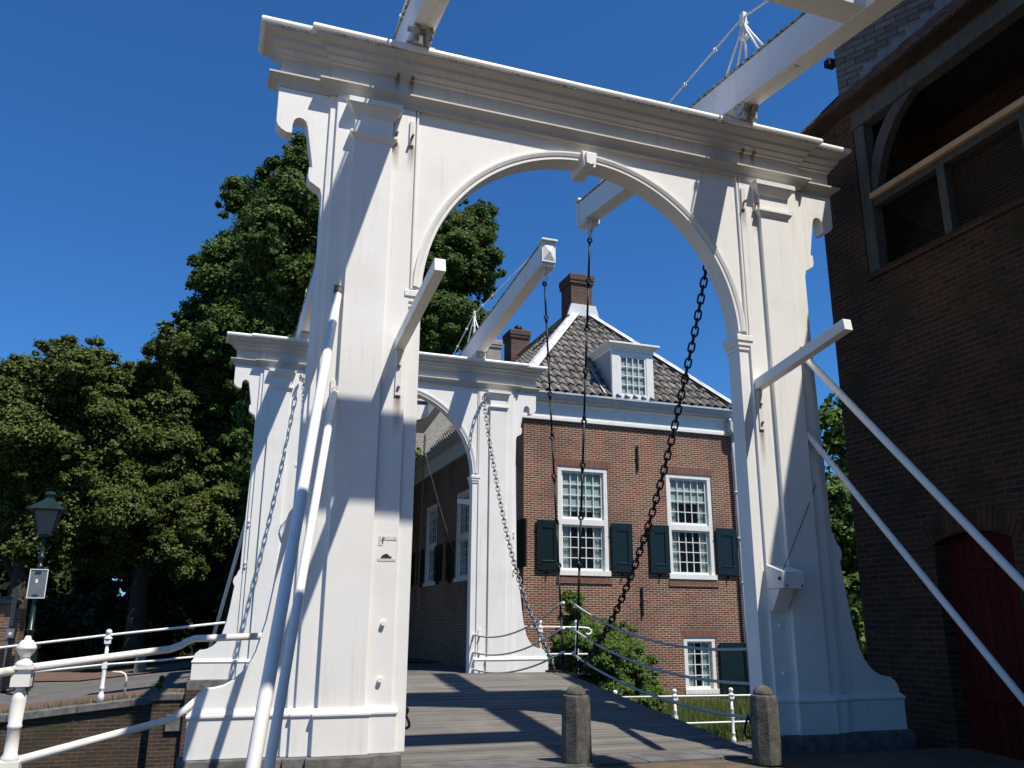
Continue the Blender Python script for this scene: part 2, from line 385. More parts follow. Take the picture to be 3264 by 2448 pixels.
q = thing('quay_wall', 'garden quay wall below the white railing at the right of the bridge', 'quay wall', (3.4, 9.1, -1.4))
obj('wall', MB().box(3.36,60,9.0,9.3,-3.2,-1.5), M['brickquay'], q); obj('coping', MB().box(3.36,60,8.95,9.32,-1.5,-1.40), M['stone'], q)
q = thing('quay_wall', 'near quay wall under the white drawbridge portal', 'quay wall', (0, .1, -.5))
obj('wall', MB().box(-3.42,3.6,-.34,.06,-3.2,-.62), M['brickquay'], q)
mb = MB(); mb.add([(-3.42,-.34,-3.2),(-4.6,-1.55,-3.2),(-60,-1.6,-3.2),(-60,-1.6,-.3),(-4.6,-1.55,-.3),(-3.42,-.34,-.3)], [(0,1,4,5),(1,2,3,4)])
obj('side_wall', mb, M['brickquay'], q)

# ------------------------------------------------------------------ drawbridge portal
PIER = lambda s: [(1.80,-.127),(2.54,-.127),(2.54,-.097),(2.60,-.097),(2.60,.097),(2.54,.097),(2.54,.127),(1.80,.127)]
FOOT = [(1.80,-.127),(2.02,-.127),(2.02,-.172),(2.38,-.172),(2.38,-.127),(2.54,-.127),(2.54,-.097),(2.60,-.097),(2.60,-.072),(3.275,-.072)]
FOOT = FOOT + [(x, -y) for x, y in reversed(FOOT)]
def mir(poly, s): return poly if s > 0 else [(-x, y) for x, y in reversed(poly)]
WING = [(2.58,5.69),(3.072,5.69),(3.068,5.33),(3.05,5.29),(3.02,5.262),(2.985,5.243),(2.978,5.236),(2.925,5.236),(2.922,5.33),(2.912,5.37),(2.89,5.397),(2.865,5.405),(2.83,5.397),(2.805,5.372),(2.79,5.325),
        (2.722,4.93),(2.752,4.922),(2.752,4.825),(2.735,4.785),(2.70,4.765),(2.672,4.745),(2.640,4.728),(2.622,4.66),(2.615,4.2),(2.62,3.7),(2.635,2.9),(2.652,1.88),(2.68,1.84),(2.70,1.775),(2.742,1.727),(2.755,1.66),(2.735,1.60),(2.722,1.583),(2.735,1.487),(2.765,1.223),(2.80,.976),(2.86,.746),(2.90,.66),(2.945,.598),(3.0,.545),(3.07,.507),(3.14,.49),(3.205,.485),(3.215,.47),(3.245,.45),(3.27,.42),(3.285,.385),(3.29,.339),(2.58,.339)]
po = thing('drawbridge_portal', 'near white wooden drawbridge portal with arched opening, in front of the deck', 'bridge portal', (0,0,0), 'white drawbridge portals')
for s in (-1, 1):
    f = (lambda p: mir(p, s))
    obj('stone_base', MB().loft(f(FOOT), [(.075,-3.0),(.075,-.012),(.07,-.002)]), M['stone'], po)
    obj('plinth', MB().loft(f(FOOT), [(.032,0),(.032,.272),(.044,.285),(.044,.303),(.012,.338),(.001,.34)]), M['white'], po, bevel=.004)
    obj('pier', MB().loft(f(PIER(s)), [(0,.338),(0,5.69)]), M['white'], po, bevel=.004)
    for yy in (-1, 1):
        obj('pilaster', MB().box(s*2.02, s*2.38, yy*.1275, yy*.172, .339, 5.52), M['white'], po, bevel=.004)
    rect = f([(2.02,-.172),(2.38,-.172),(2.38,.172),(2.02,.172)])
    obj('capital', MB().loft(rect, [(.002,5.49),(.012,5.50),(.03,5.53),(.06,5.575),(.062,5.585),(.072,5.585),(.072,5.635),(.0,5.64)]), M['white2'], po)
    obj('neck_band', MB().loft(rect, [(.001,5.245),(.012,5.255),(.03,5.285),(.038,5.29),(.038,5.315),(.001,5.325)]), M['white'], po)
    obj('wing', MB().prism([(s*x, z) for x, z in WING], 'y', -.072, .072), M['white'], po, bevel=.004)
    imp = f([(1.68,-.102),(1.80,-.102),(1.80,.102),(1.68,.102)])
    obj('impost', MB().loft(imp, [(.006,3.69),(.012,3.70),(.012,3.735),(.024,3.745),(.024,3.785),(.036,3.795),(.036,3.845),(.012,3.86),(.002,3.862)]), M['white'], po)
    # buffer post that stops the lowered balance, with its bracket
    bp = obj('buffer_post', MB().bar((s*1.862,-.10,3.325),(s*1.862,-1.47,3.535),.088,.105), M['white'], po, bevel=.004)
    obj('bracket', MB().box(s*1.835, s*1.889, -.142, -.127, 2.86, 3.27), M['white2'], po, bevel=.003)
    obj('rust_stain', MB().box(s*1.825, s*1.90, -.1295, -.1280, 2.45, 2.859), M['ruststain'], po)
    for z in (2.93, 3.12): obj('bolt', MB().lathe([(.014,0),(.014,.014),(.006,.02)], n=8).box(0,0,0,0,0,0) if 0 else MB().disc_y((s*1.862,-.150,z), .014, .016, 8), M['rust'], po)
    # inclined stays
    for (p, d, L, r) in (((2.432,-.155,3.70),(.22,-1,-1.298),3.2,.036),((2.405,-.155,2.84),(.249,-1,-1.419),2.45,.031)):
        a = Vector((s*p[0], p[1], p[2])); e = a + Vector((s*d[0], d[1], d[2]))*L
        st = obj('stay', MB().tube([a, a.lerp(e,.3), a.lerp(e,.6), e], r, 14), M['white'], po)
        obj('stay_eye', MB().box(a.x-.032,a.x+.032,-.142,-.127,a.z-.05,a.z+.10).tube([a+Vector((0,.03,.02)), a+Vector((0,-.03,.02))], .024, 10), M['rust'] if r > .033 else M['white2'], st)
    # strap irons and the hooked bolts at the head of the inner strip
    for xx in (1.835, 1.985):
        o = obj('strap_iron', MB().box(s*(xx-.022), s*(xx+.022), -.147, -.127, 5.30, 5.555), M['white2'], po, bevel=.003)
        obj('rust_stain', MB().box(s*(xx-.04), s*(xx+.04), -.1295, -.1280, 5.0, 5.299), M['ruststain'], o)
        obj('strap_bolt', MB().tube([(s*xx,-.14,5.38),(s*xx,-.20,5.375)], .013, 8), M['rust'], o)
    for xx in (1.86, 2.0):
        o = obj('iron_hook', MB().box(s*(xx-.012), s*(xx+.012), -.185, -.15, 5.985, 6.015), M['rust'], po)
        obj('rust_stain', MB().box(s*(xx-.035), s*(xx+.035), -.1345, -.1325, 5.82, 5.995), M['ruststain'], o)
    for (xx, z) in ((1.90,.965),(1.905,.535),(2.57,2.74),(2.57,2.66),(2.57,1.99),(2.57,1.92)):
        for yy in ((-1,) if xx < 2 else (1,)):
            y0 = -.127 if yy < 0 else .097
            obj('bolt', MB().disc_y((s*xx, y0+yy*.012, z), .02, .03, 8), M['white'], po)
    # hinge plate on the deck side
    o = obj('hinge_plate', MB().box(s*1.84, s*1.90, .127, .145, -.05, .86), M['white'], po, bevel=.004)
    for z in (.1, .42, .74): obj('plate_bolt', MB().tube([(s*1.87,.14,z),(s*1.87,.20,z)], .018, 10), M['white'], o)
    # bearing lugs carrying the balance beam
    mb = MB()
    for xx in (1.762, 1.885):
        mb.disc_x((s*xx,-.325,6.425), .10, .058, 24).prism([(-.40,6.27),(-.24,6.27),(-.26,6.42),(-.40,6.42)], 'x', s*xx-.024, s*xx+.024)
    mb.tube([(s*1.70,-.325,6.425),(s*1.96,-.325,6.425)], .026, 12).box(s*1.68, s*1.96, -.30, .16, 6.255, 6.297).box(s*1.70, s*1.92, -.10, .12, 6.297, 6.47)
    obj('bearing', mb, M['stain'], po)
# arched panel between the piers
RO, ZC, N = 1.68, 3.83, 56
mb = MB()
arc = [(RO*math.cos(math.pi*k/N), ZC+RO*math.sin(math.pi*k/N)) for k in range(N+1)]
for yy in (-.10, .10):
    for (x0, z0), (x1, z1) in zip(arc[:-1], arc[1:]):
        mb.add([(x0,yy,z0),(x1,yy,z1),(x1,yy,5.69),(x0,yy,5.69)], [(0,1,2,3) if yy < 0 else (3,2,1,0)])
    for s in (-1, 1):
        mb.add([(s*RO,yy,0),(s*1.80,yy,0),(s*1.80,yy,5.69),(s*RO,yy,5.69)], [(0,1,2,3)])
for (x0, z0), (x1, z1) in zip(arc[:-1], arc[1:]): mb.add([(x0,-.10,z0),(x1,-.10,z1),(x1,.10,z1),(x0,.10,z0)], [(0,1,2,3)], True)
for s in (-1, 1): mb.add([(s*RO,-.10,0),(s*RO,-.10,ZC),(s*RO,.10,ZC),(s*RO,.10,0)], [(0,1,2,3)])
obj('arch_panel', mb, M['white'], po)
for yy in (-1, 1):
    mb = MB(); pr = [(1.683,.0995),(1.683,.110),(1.712,.110),(1.718,.118),(1.748,.128),(1.765,.128),(1.765,.0995)]
    rings = [[(r*math.cos(a), yy*y, ZC+r*math.sin(a)) for r, y in pr] for a in [math.pi*(.012+.976*k/N) for k in range(N+1)]]
    n = len(pr); mb.add([p for r in rings for p in r], [(k*n+i, k*n+i+1, (k+1)*n+i+1, (k+1)*n+i) for k in range(N) for i in range(n-1)])
    obj('archivolt', mb, M['white'], po)
for s in (-1, 1):
    obj('panel_bead', MB().box(s*1.768, s*1.788, -.126, -.1005, 3.865, 5.69).box(s*1.768, s*1.788, .1005, .126, 3.865, 5.69), M['white'], po, bevel=.004)
obj('keystone', MB().prism([(-.062,5.43),(.062,5.43),(.082,5.60),(-.082,5.60)], 'y', -.165, .165).prism([(-.045,5.46),(0,5.445),(.045,5.46),(.05,5.58),(-.05,5.58)], 'y', -.19, -.165), M['white'], po, bevel=.004)
ENT = [(-3.07,-.085),(-2.62,-.085),(-2.62,-.15),(2.62,-.15),(2.62,-.085),(3.07,-.085)]; ENT = ENT + [(x, -y) for x, y in reversed(ENT)]
pf = lambda L: [(px, z, py) for px, py, z in L]
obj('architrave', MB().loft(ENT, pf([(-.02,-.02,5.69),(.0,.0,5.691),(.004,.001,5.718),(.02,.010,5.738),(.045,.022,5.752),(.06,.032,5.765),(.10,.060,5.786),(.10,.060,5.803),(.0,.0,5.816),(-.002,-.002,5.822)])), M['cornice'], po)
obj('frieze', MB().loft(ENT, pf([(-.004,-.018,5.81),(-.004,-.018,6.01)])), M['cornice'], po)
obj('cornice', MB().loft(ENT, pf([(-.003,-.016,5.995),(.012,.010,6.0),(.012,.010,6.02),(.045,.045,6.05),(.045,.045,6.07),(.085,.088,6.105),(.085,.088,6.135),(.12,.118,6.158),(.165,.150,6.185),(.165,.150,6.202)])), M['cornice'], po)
obj('cornice_roll', MB().loft(ENT, pf([(.15,.12,6.2025),(.185,.155,6.203),(.203,.170,6.213),(.212,.177,6.232),(.212,.177,6.248),(.203,.170,6.266),(.185,.155,6.276),(.0,-.02,6.292)])), M['white'], po)
mb = MB(); random.seed(4)          # lichen clumps clinging under the roll
for (a, b) in ((-3.15,-2.85),(-2.70,-2.45),(-2.35,-1.95),(-1.6,-1.2),(-.9,-.2),(0,1.6),(2.05,2.62),(2.85,3.18)):
    x = a
    while x < b:
        d = .075 if abs(x) > 2.68 else .14
        wdt = random.uniform(.004,.012); h = random.uniform(.003,.014)
        mb.box(x, x+wdt, -(d+.172), -(d+.15), 6.2025-h, 6.206); x += random.uniform(.010,.045)
obj('lichen', mb, M['grime'], po)['kind'] = 'stuff'

# ------------------------------------------------------------------ balance frame on the portal
ba = thing('balance_frame', 'near pair of white balance beams resting on the portal cornice, tails overhead', 'bridge balance', (0,0,6.4), 'white balance frames')
for s in (-1, 1):
    x0, x1 = s*1.70, s*1.92
    bm_ = obj('beam', MB().prism([(3.86,6.972),(3.86,7.315),(0,6.895),(-5.2,6.25),(-5.2,5.82),(0,6.482)], 'x', x0, x1), M['white'], ba, bevel=.006)
    obj('beam_cover', MB().prism([(3.90,7.322),(3.90,7.337),(0,6.917),(-5.25,6.265),(-5.25,6.252),(0,6.902)], 'x', s*1.682, s*1.938), M['grime'], bm_)
    mb = MB().prism([(3.862,6.955),(3.862,7.335),(3.93,7.343),(3.93,6.963)], 'x', s*1.685, s*1.935)
    c = [(s*1.70,3.93,6.985),(s*1.92,3.93,6.985),(s*1.92,3.93,7.305),(s*1.70,3.93,7.305),(s*1.81,3.985,7.145)]
    mb.add(c, [(0,1,4),(1,2,4),(2,3,4),(3,0,4)])
    mb.box(s*1.665, s*1.955, 3.80, 3.99, 7.345, 7.375).box(s*1.78, s*1.84, 3.86, 3.92, 7.375, 7.40)
    obj('end_cap', mb, M['white'], bm_)
    mb = MB().prism([(3.60,6.95),(3.90,6.97),(3.90,6.90),(3.60,6.88)], 'x', s*1.69, s*1.93)
    mb.prism([(3.70+.10*math.cos(a), 6.87+.10*math.sin(a)) for a in [math.pi*(1+k/8) for k in range(9)]]+[(3.80,6.92),(3.60,6.92)], 'x', s*1.79, s*1.83)
    mb.tube([(s*1.72,3.62,6.88),(s*1.81,3.71,6.64)], .014, 6).tube([(s*1.90,3.80,6.88),(s*1.81,3.71,6.64)], .014, 6)
    obj('hanger_lug', mb, M['white2'], bm_)
    obj('wear_plate', MB().prism([(-.35,6.425),(-.35,6.437),(-1.25,6.323),(-1.25,6.311)], 'x', s*1.74, s*1.80), M['white2'], bm_)
    mb = MB(); top = Vector((s*1.81,-.42,7.47))
    for dx, yy, zz in ((-.07,-.07,6.885),(.07,-.07,6.885),(-.07,-.76,6.81),(.07,-.76,6.81)):
        mb.tube([(s*1.81+dx,yy,zz),(s*1.81+dx*.35,-.42+(yy+.42)*.25,7.28),top], .013, 7)
    mb.tube([(s*1.81,-.42,6.90),top], .013, 7)
    mb.box(s*1.81-.035,s*1.81+.035,-.47,-.37,7.25,7.275).box(s*1.81-.035,s*1.81+.035,-.455,-.385,7.43,7.46).box(s*1.81-.022,s*1.81+.022,-.455,-.385,7.46,7.58)
    mast = obj('mast', mb, M['white'], bm_)
    for end in ((s*1.81,3.72,7.40),(s*1.81,-4.7,6.34)):
        a = Vector((s*1.81,-.42,7.53)); e = Vector(end)
        tr = obj('tie_rod', MB().tube([a,e], .011, 6).tube([a.lerp(e,.135),a.lerp(e,.145)], .024, 8).tube([a.lerp(e,.30),a.lerp(e,.31)], .022, 8), M['white2'], bm_)
        g = (e-a).normalized(); sd = Vector((1,0,0))
        m_ = MB()
        for sg in (-1, 1): m_.tube([a.lerp(e,.20)+sd*.022*sg, a.lerp(e,.265)+sd*.022*sg], .008, 6)
        m_.tube([a.lerp(e,.195),a.lerp(e,.205)], .028, 8).tube([a.lerp(e,.26),a.lerp(e,.27)], .028, 8)
obj('cross_beam', MB().prism([(-2.0,6.231),(-2.27,6.197),(-2.32,6.60),(-2.05,6.64)], 'x', -1.70, 1.70), M['white'], ba, bevel=.006)
obj('counterweight', MB().prism([(-1.70,6.30),(-1.70,5.97),(-.9,5.68),(.9,5.68),(1.70,5.97),(1.70,6.30)], 'y', -5.1, -3.98), M['white'], ba, bevel=.008)
obj('counterweight_cover', MB().prism([(-3.93,6.375),(-3.93,6.41),(-5.15,6.27),(-5.15,6.24)], 'x', -1.69, 1.69), M['white2'], ba)

# ------------------------------------------------------------------ bridge leaf
def dz(y): return -.172 + .1035*y
le = thing('bridge_leaf', 'near sloping bridge deck of grey planks between the portal and the middle joint', 'bridge deck', (0,0,-.2), 'plank bridge leaves')
mb = MB(); y = .095; random.seed(2)
while y < 4.56:
    wd = .098; a, b = y+.006, min(y+wd-.006, 4.64); j = random.uniform(-.003,.003)
    mb.prism([(a,dz(a)-.06+j),(b,dz(b)-.06+j),(b,dz(b)+j-.003),(b-.006,dz(b)+j),(a+.006,dz(a)+j),(a,dz(a)+j-.003)], 'x', -1.69+random.uniform(-.006,.006), 1.69+random.uniform(-.006,.006)); y += wd
obj('planks', mb, M['deck'], le)
obj('under_deck', MB().prism([(.1,dz(.1)-.14),(4.62,dz(4.62)-.14),(4.62,dz(4.62)-.066),(.1,dz(.1)-.066)], 'x', -1.6, 1.6), M['deckside'], le)
for s in (-1, 1):
    obj('edge_beam', MB().prism([(.1,dz(.1)-.32),(4.62,dz(4.62)-.3),(4.62,dz(4.62)-.062),(.1,dz(.1)-.062)], 'x', s*1.60, s*1.685), M['deckside'], le)
for k in range(6):
    yy = .55+k*.74
    obj('cross_joist', MB().box(-1.92,1.92,yy,yy+.17,dz(yy)-.20,dz(yy)-.068), M['deckside'], le)
for s in (-1, 1):
    obj('chain_plate', MB().box(s*1.66,s*1.86,4.05,4.50,dz(4.28)-.015,dz(4.28)+.03).disc_x((s*1.80,4.42,dz(4.42)+.06),.05,.02).disc_x((s*1.78,4.08,dz(4.08)+.06),.05,.02), M['iron'], le)

# ------------------------------------------------------------------ chains
def sag(a, b, s, n=18):
    a = Vector(a); b = Vector(b); return [a.lerp(b, k/n)-Vector((0,0,s*4*(k/n)*(1-k/n))) for k in range(n+1)]
def link_mesh(name, L, W, r, mat):
    mb = MB(); n = 6; h = L/2-W/2; pts = []
    for k in range(n+1): a = math.pi*k/n; pts.append((math.cos(a)*W/2, 0, h+math.sin(a)*W/2))
    for k in range(n+1): a = math.pi*(1+k/n); pts.append((math.cos(a)*W/2, 0, -h+math.sin(a)*W/2))
    pts.append(pts[0]); mb.tube(pts, r, 6, caps=False)
    return mesh_from(name, mb.v, mb.f, mb.sm, Vector((0,0,0)), mat)
def catmull(P, n=14):
    P = [Vector(p) for p in P]; P = [P[0]*2-P[1]] + P + [P[-1]*2-P[-2]]; out = []
    for i in range(1, len(P)-2):
        a, b, c, d = P[i-1:i+3]
        for k in range(n):
            t = k/n; out.append(.5*((2*b)+(c-a)*t+(2*a-5*b+4*c-d)*t*t+(3*b-a-3*c+d)*t**3))
    out.append(P[-2]); return out
def along(path, step):
    out = []; acc = 0.0; nxt = step/2
    for a, b in zip(path[:-1], path[1:]):
        L = (b-a).length
        while acc+L >= nxt: out.append((a.lerp(b, (nxt-acc)/L), (b-a).normalized())); nxt += step
        acc += L
    return out
def chain(name, label, cat, path, L, W, r, mat, group, hook=True):
    t = thing(name, label, cat, path[0], group); me = link_mesh('link', L, W, r, mat)
    for k, (p, d) in enumerate(along(path, L-2.3*r)):
        o = bpy.data.objects.new('link', me); C.objects.link(o); o.parent = t; o.location = p-Vector(path[0])
        q_ = d.to_track_quat('Z', 'X') @ Matrix.Rotation(math.pi/2*(k % 2)+.35, 3, 'Z').to_quaternion()
        o.rotation_mode = 'QUATERNION'; o.rotation_quaternion = q_
    if hook: obj('hook', MB().tube([Vector(path[0])+Vector(p) for p in ((0,-.10,.03),(0,-.02,.05),(.02,.02,.03),(.02,.02,-.02),(0,0,-.05))], r*1.2, 7), mat, t)
    return t
CH = [(1.87,.22,5.50),(1.81,.37,5.38),(1.80,.62,4.84),(1.80,.84,4.36),(1.80,1.02,4.02),(1.80,1.29,3.52),(1.80,1.60,2.98),(1.795,2.12,2.20),(1.79,2.75,1.46),(1.785,3.3,.96),(1.78,3.72,.67),(1.775,4.08,.38)]
SL = [(1.90,.16,.32),(1.905,.17,.10),(1.89,.20,-.06)]
ch = chain('slack_chain', 'heavy black chain slanting down from the near arch to the deck', 'chain', catmull(CH), .122, .068, .0118, M['iron'], 'slack chains from the portals to the deck')
FC = [(9.3-y, z, x) for x, y, z in CH]
chain('slack_chain', 'grey slack chain hanging along the far portal\'s right pier', 'chain', catmull([(x, 9.3-y, z) for x, y, z in CH]), .122, .068, .0118, M['galv'], 'slack chains from the portals to the deck')
chain('slack_chain', 'slack chain before the far portal\'s left pier, casting its shadow there', 'chain', catmull([(-x, 9.3-y, z) for x, y, z in CH]), .122, .068, .0118, M['galv'], 'slack chains from the portals to the deck')
# eyed hanger rods from the beam tips to the leaf
def hanger(label, a, b, slant):
    t = thing('hanger_rod', label, 'hanger rod', a, 'jointed hanger rods from the beam tips')
    a = Vector(a); b = Vector(b); n = 9
    for k in range(n):
        p, q_ = a.lerp(b, k/n), a.lerp(b, (k+1)/n); d = (q_-p).normalized(); sd = Vector((0,1,0)) if k % 2 else Vector((1,0,0))
        mb = MB().tube([p+d*.062, q_-d*.062], .0175, 8)
        for c in (p+d*.03, q_-d*.03):
            mb.tube([c+(d*math.cos(u)+sd*math.sin(u))*.033 for u in [2*math.pi*i/10 for i in range(11)]],   .0155, 6, caps=False)
        obj('rod_link', mb, M['iron'], t)
    q_ = b - Vector((0,0,0)); obj('bottom_link', MB().tube([b+Vector((.0,math.cos(u)*.03,math.sin(u)*.09-.03)) for u in [2*math.pi*i/12 for i in range(13)]], .014, 6, caps=False), M['iron'], t)
    return t
hanger('jointed black rod hanging from the near beam\'s tip, right of the other rod', (1.81,3.71,6.66), (1.80,4.42,.40), 0)
hanger('jointed black rod hanging from the far beam\'s pyramid capped tip, left of the other rod', (1.81,5.58,6.66), (1.79,4.86,.40), 0)

# ------------------------------------------------------------------ rope railings
def ropes(label, f):
    t = thing('rope_railing', label, 'rope railing', f((1.78,.15,.1)), 'sagging rope railings along the deck')
    for za, zb, s in ((.75,1.25,.20),(.43,.89,.17),(.12,.55,.15)):
        obj('rope', MB().tube([f(p) for p in sag((1.76,.13,za),(1.76,4.42,zb),s)], .0155, 8), M['rope'], t)
        obj('rope_eye', MB().tube([f((1.76,.10,za)),f((1.76,.16,za))], .024, 8).tube([f((1.76,4.40,zb)),f((1.78,4.50,zb+.02))], .02, 8), M['white'], t)
    return t
ropes('three sagging grey ropes from the near right pier up to the black hanger rods', lambda p: (p[0], p[1], p[2]))
ropes('three sagging grey ropes in front of the far right pier, rising to the hanger rods', lambda p: (p[0], 9.3-p[1], p[2]))

# ------------------------------------------------------------------ far half of the bridge (turned round)
dup(po, (0,9.3,0), math.pi, 'far white wooden drawbridge portal with arched opening, beside the brick house')
dup(ba, (0,9.3,6.4), math.pi, 'far pair of white balance beams whose left beam crosses the tree')
dup(le, (0,9.3,-.2), math.pi, 'far bridge deck of grey planks falling away behind the middle joint')
pc = chain('pull_chain', 'thin pull chain with a taut cord hanging from the far balance, before the shaded wall', 'chain', [Vector((1.82,13.95,5.66)), Vector((1.80,13.96,3.6)), Vector((1.78,13.97,1.15))], .09, .048, .009, M['iron'], None, False)
obj('cord', MB().tube(sag((1.84,13.95,5.2),(2.62,13.6,2.55),.10), .007, 6), M['galv'], pc)

# ------------------------------------------------------------------ things fixed to the near portal
t = thing('control_box', 'white metal control box bolted to the near right pier, with a wire', 'control box', (1.91,-.13,1.1))
mb = MB().prism([(-.128,1.30),(-.37,1.30),(-.37,1.455),(-.128,1.53)], 'x', 1.79, 2.035); obj('box', mb, M['white2'], t, bevel=.004)
obj('bracket', MB().prism([(-.128,1.10),(-.17,1.10),(-.30,1.298),(-.128,1.298)], 'x', 1.80, 1.97), M['white2'], t, bevel=.003)
obj('knob', MB().disc_x((1.785,-.33,1.39), .017, .012, 12), M['black'], t)
for x, z in ((1.83,1.325),(2.0,1.325)): obj('rivet', MB().disc_y((x,-.373,z), .011, .01, 8), M['rust'], t)
obj('wire', MB().tube(sag((1.86,-.30,1.48),(2.46,-.135,2.35),.02), .004, 5), M['black'], t)
t = thing('torn_sticker', 'torn sticker remains with black print on the near left pier', 'sticker', (-1.89,-.128,1.55))
obj('paper', MB().box(-1.965,-1.815,-.1300,-.1285,1.625,1.655).box(-1.965,-1.93,-.1300,-.1285,1.58,1.62).box(-1.97,-1.82,-.1300,-.1285,1.455,1.475), M['sticker'], t)
obj('print', MB().box(-1.936,-1.930,-.1318,-.1305,1.595,1.642).box(-1.9295,-1.917,-.1318,-.1305,1.634,1.642).box(-1.9295,-1.921,-.1318,-.1305,1.617,1.623).prism([(-1.945,1.482),(-1.86,1.480),(-1.85,1.49),(-1.872,1.496),(-1.885,1.512),(-1.905,1.514),(-1.93,1.50)], 'y', -.1318, -.1305), M['black'], t)
t = thing('mooring_ring', 'black iron ring on the inner side of the near left pier', 'iron ring', (-1.66,-.05,.25))
obj('ring', MB().tube([(-1.655+.02*math.sin(u*2),-.02+.05*math.cos(u),.235+.075*math.sin(u)) for u in [2*math.pi*k/18 for k in range(19)]], .011, 7, caps=False), M['iron'], t)
obj('eye', MB().disc_x((-1.672,-.02,.31),.02,.02), M['iron'], t)
t = thing('mooring_ring', 'black chain loop low on the inner side of the near right pier', 'iron ring', (1.70,.2,.1))
obj('ring', MB().tube([(1.72+.02*math.sin(u*2),.22+.06*math.cos(u),.04+.10*math.sin(u)) for u in [2*math.pi*k/18 for k in range(19)]], .012, 7, caps=False), M['iron'], t)

# ------------------------------------------------------------------ bollards
def bollard(label, x, y):
    t = thing('stone_bollard', label, 'bollard', (x,y,-.15), 'octagonal stone bollards before the deck')
    obj('shaft', MB().lathe([(.128,-.15),(.121,.27),(.116,.372),(.111,.392),(.088,.398)], x, y, 8, False, R(22.5)), M['bollard'], t, bevel=.006)
    obj('dome', MB().lathe([(.088,.3965)]+[(.086*math.cos(a), .3965+.078*math.sin(a)) for a in [R(k*11) for k in range(1,8)]]+[(.013,.474)], x, y, 18), M['bollard'], t)
    return t
bollard('octagonal stone bollard with domed top standing in the middle before the deck', -.25, -.20)
bollard('octagonal stone bollard with domed top beside the near right pier', 1.31, -.62)

# ------------------------------------------------------------------ railings
def rail_post(mb, x, y, z0, H, k=1.0):               # cast post with ball finial
    a = [(.052,0),(.052,.10),(.036,.12),(.034,.17),(.043,.18),(.043,.20),(.031,.22),(.036,.45),(.034,.60),(.040,.61),(.040,.625),(.030,.64),(.028,.83)]
    mb.lathe([(r*k, z0+z/1.0*H) for r, z in a], x, y, 12)
    b = .05*k
    mb.box(x-b*.8, x+b*.8, y-b*.8, y+b*.8, z0+.46*H, z0+.53*H).box(x-b, x+b, y-b, y+b, z0+.80*H, z0+.865*H)
    mb.lathe([(.07*k, z0+.866*H),(.07*k, z0+.875*H),(.04*k, z0+.90*H),(.026*k, z0+.915*H),(.036*k,z0+.93*H),(.05*k,z0+.955*H),(.046*k,z0+.98*H),(.028*k,z0+.995*H),(.012*k,z0+1.0*H)], x, y, 14)
    return mb
def post_near(mb, x, y, z0):
    mb.box(x-.062,x+.062,y-.062,y+.062,z0+.30,z0+.50)
    mb.lathe([(.06,z0),(.06,z0+.30)],x,y,12)
    mb.lathe([(.05,z0+.5),(.052,z0+.52),(.038,z0+.54),(.036,z0+.68),(.041,z0+.685),(.041,z0+.70),(.037,z0+.705),(.043,z0+.84),(.037,z0+.885),(.026,z0+.90),(.026,z0+.92)],x,y,16)
    mb.box(x-.052,x+.052,y-.052,y+.052,z0+.92,z0+1.02).box(x-.066,x+.066,y-.066,y+.066,z0+1.02,z0+1.035)
    mb.lathe([(.058,z0+1.035),(.045,z0+1.06),(.03,z0+1.075),(.028,z0+1.09),(.05,z0+1.12),(.054,z0+1.135),(.058,z0+1.137),(.058,z0+1.143),(.052,z0+1.16),(.035,z0+1.185),(.02,z0+1.193),(.019,z0+1.205),(.012,z0+1.215)],x,y,18)
    return mb
t = thing('railing', 'white railing at the lower left with thick post and bent rails joining the near pier', 'railing', (-4.28,-1.0,-.3))
obj('post', post_near(MB(), -4.28, -1.0, -.335), M['white2'], t)
obj('top_rail', MB().tube([(-2.80,-.04,.865),(-3.31,-.06,.845),(-3.36,-.09,.825),(-3.40,-.13,.80),(-3.47,-.20,.775),(-4.28,-1.0,.685)], .026, 12), M['white2'], t)
obj('bottom_rail', MB().tube([(-3.26,-.04,.40),(-3.33,-.08,.345),(-3.385,-.12,.305),(-3.44,-.17,.285),(-4.28,-1.0,.155)], .026, 12), M['white2'], t)
obj('top_rail', MB().tube([(-4.28,-1.0,.685),(-5.5,-2.0,.50)], .026, 12), M['white2'], t)
obj('bottom_rail', MB().tube([(-4.28,-1.0,.155),(-5.5,-2.0,-.02)], .026, 12), M['white2'], t)
t = thing('railing', 'white railing along the far quay, running left from the far portal', 'railing', (-4.68,9.3,-.3))
for x in (-4.68, -8.6): obj('post', rail_post(MB(), x, 9.3, far_z(x,9.3)+.02, 1.17), M['white'], t)
obj('top_rail', MB().tube([(-2.82,9.3,.95),(-3.5,9.3,.87),(-3.93,9.3,.82),(-4.68,9.3,.735),(-6.27,9.3,.535),(-8.6,9.3,.42),(-12,9.3,.40)], .022, 10), M['white'], t)
obj('bottom_rail', MB().tube([(-3.28,9.3,.375),(-3.6,9.3,.345),(-3.87,9.3,.315),(-4.68,9.3,.26),(-5.66,9.3,.16),(-8.6,9.3,-.02),(-12,9.3,-.04)], .018, 10), M['white'], t)
t = thing('railing', 'white railing with a curled end beside the far right pier', 'railing', (3.4,9.6,-.3))
for x in (3.28, 4.08): obj('post', rail_post(MB(), x, 9.55, -.16, 1.20, .8), M['white'], t)
obj('top_rail', MB().tube([(2.8,9.55,.905),(4.2,9.55,.895),(4.36,9.55,.88),(4.42,9.55,.83),(4.40,9.55,.775),(4.34,9.55,.755),(4.30,9.55,.78)], .019, 10), M['white'], t)
obj('bottom_rail', MB().tube([(3.2,9.55,.375),(4.32,9.55,.37)], .017, 10), M['white'], t)
t = thing('railing', 'white railing of the garden seen below the ropes at right', 'railing', (6.0,9.05,-1.4))
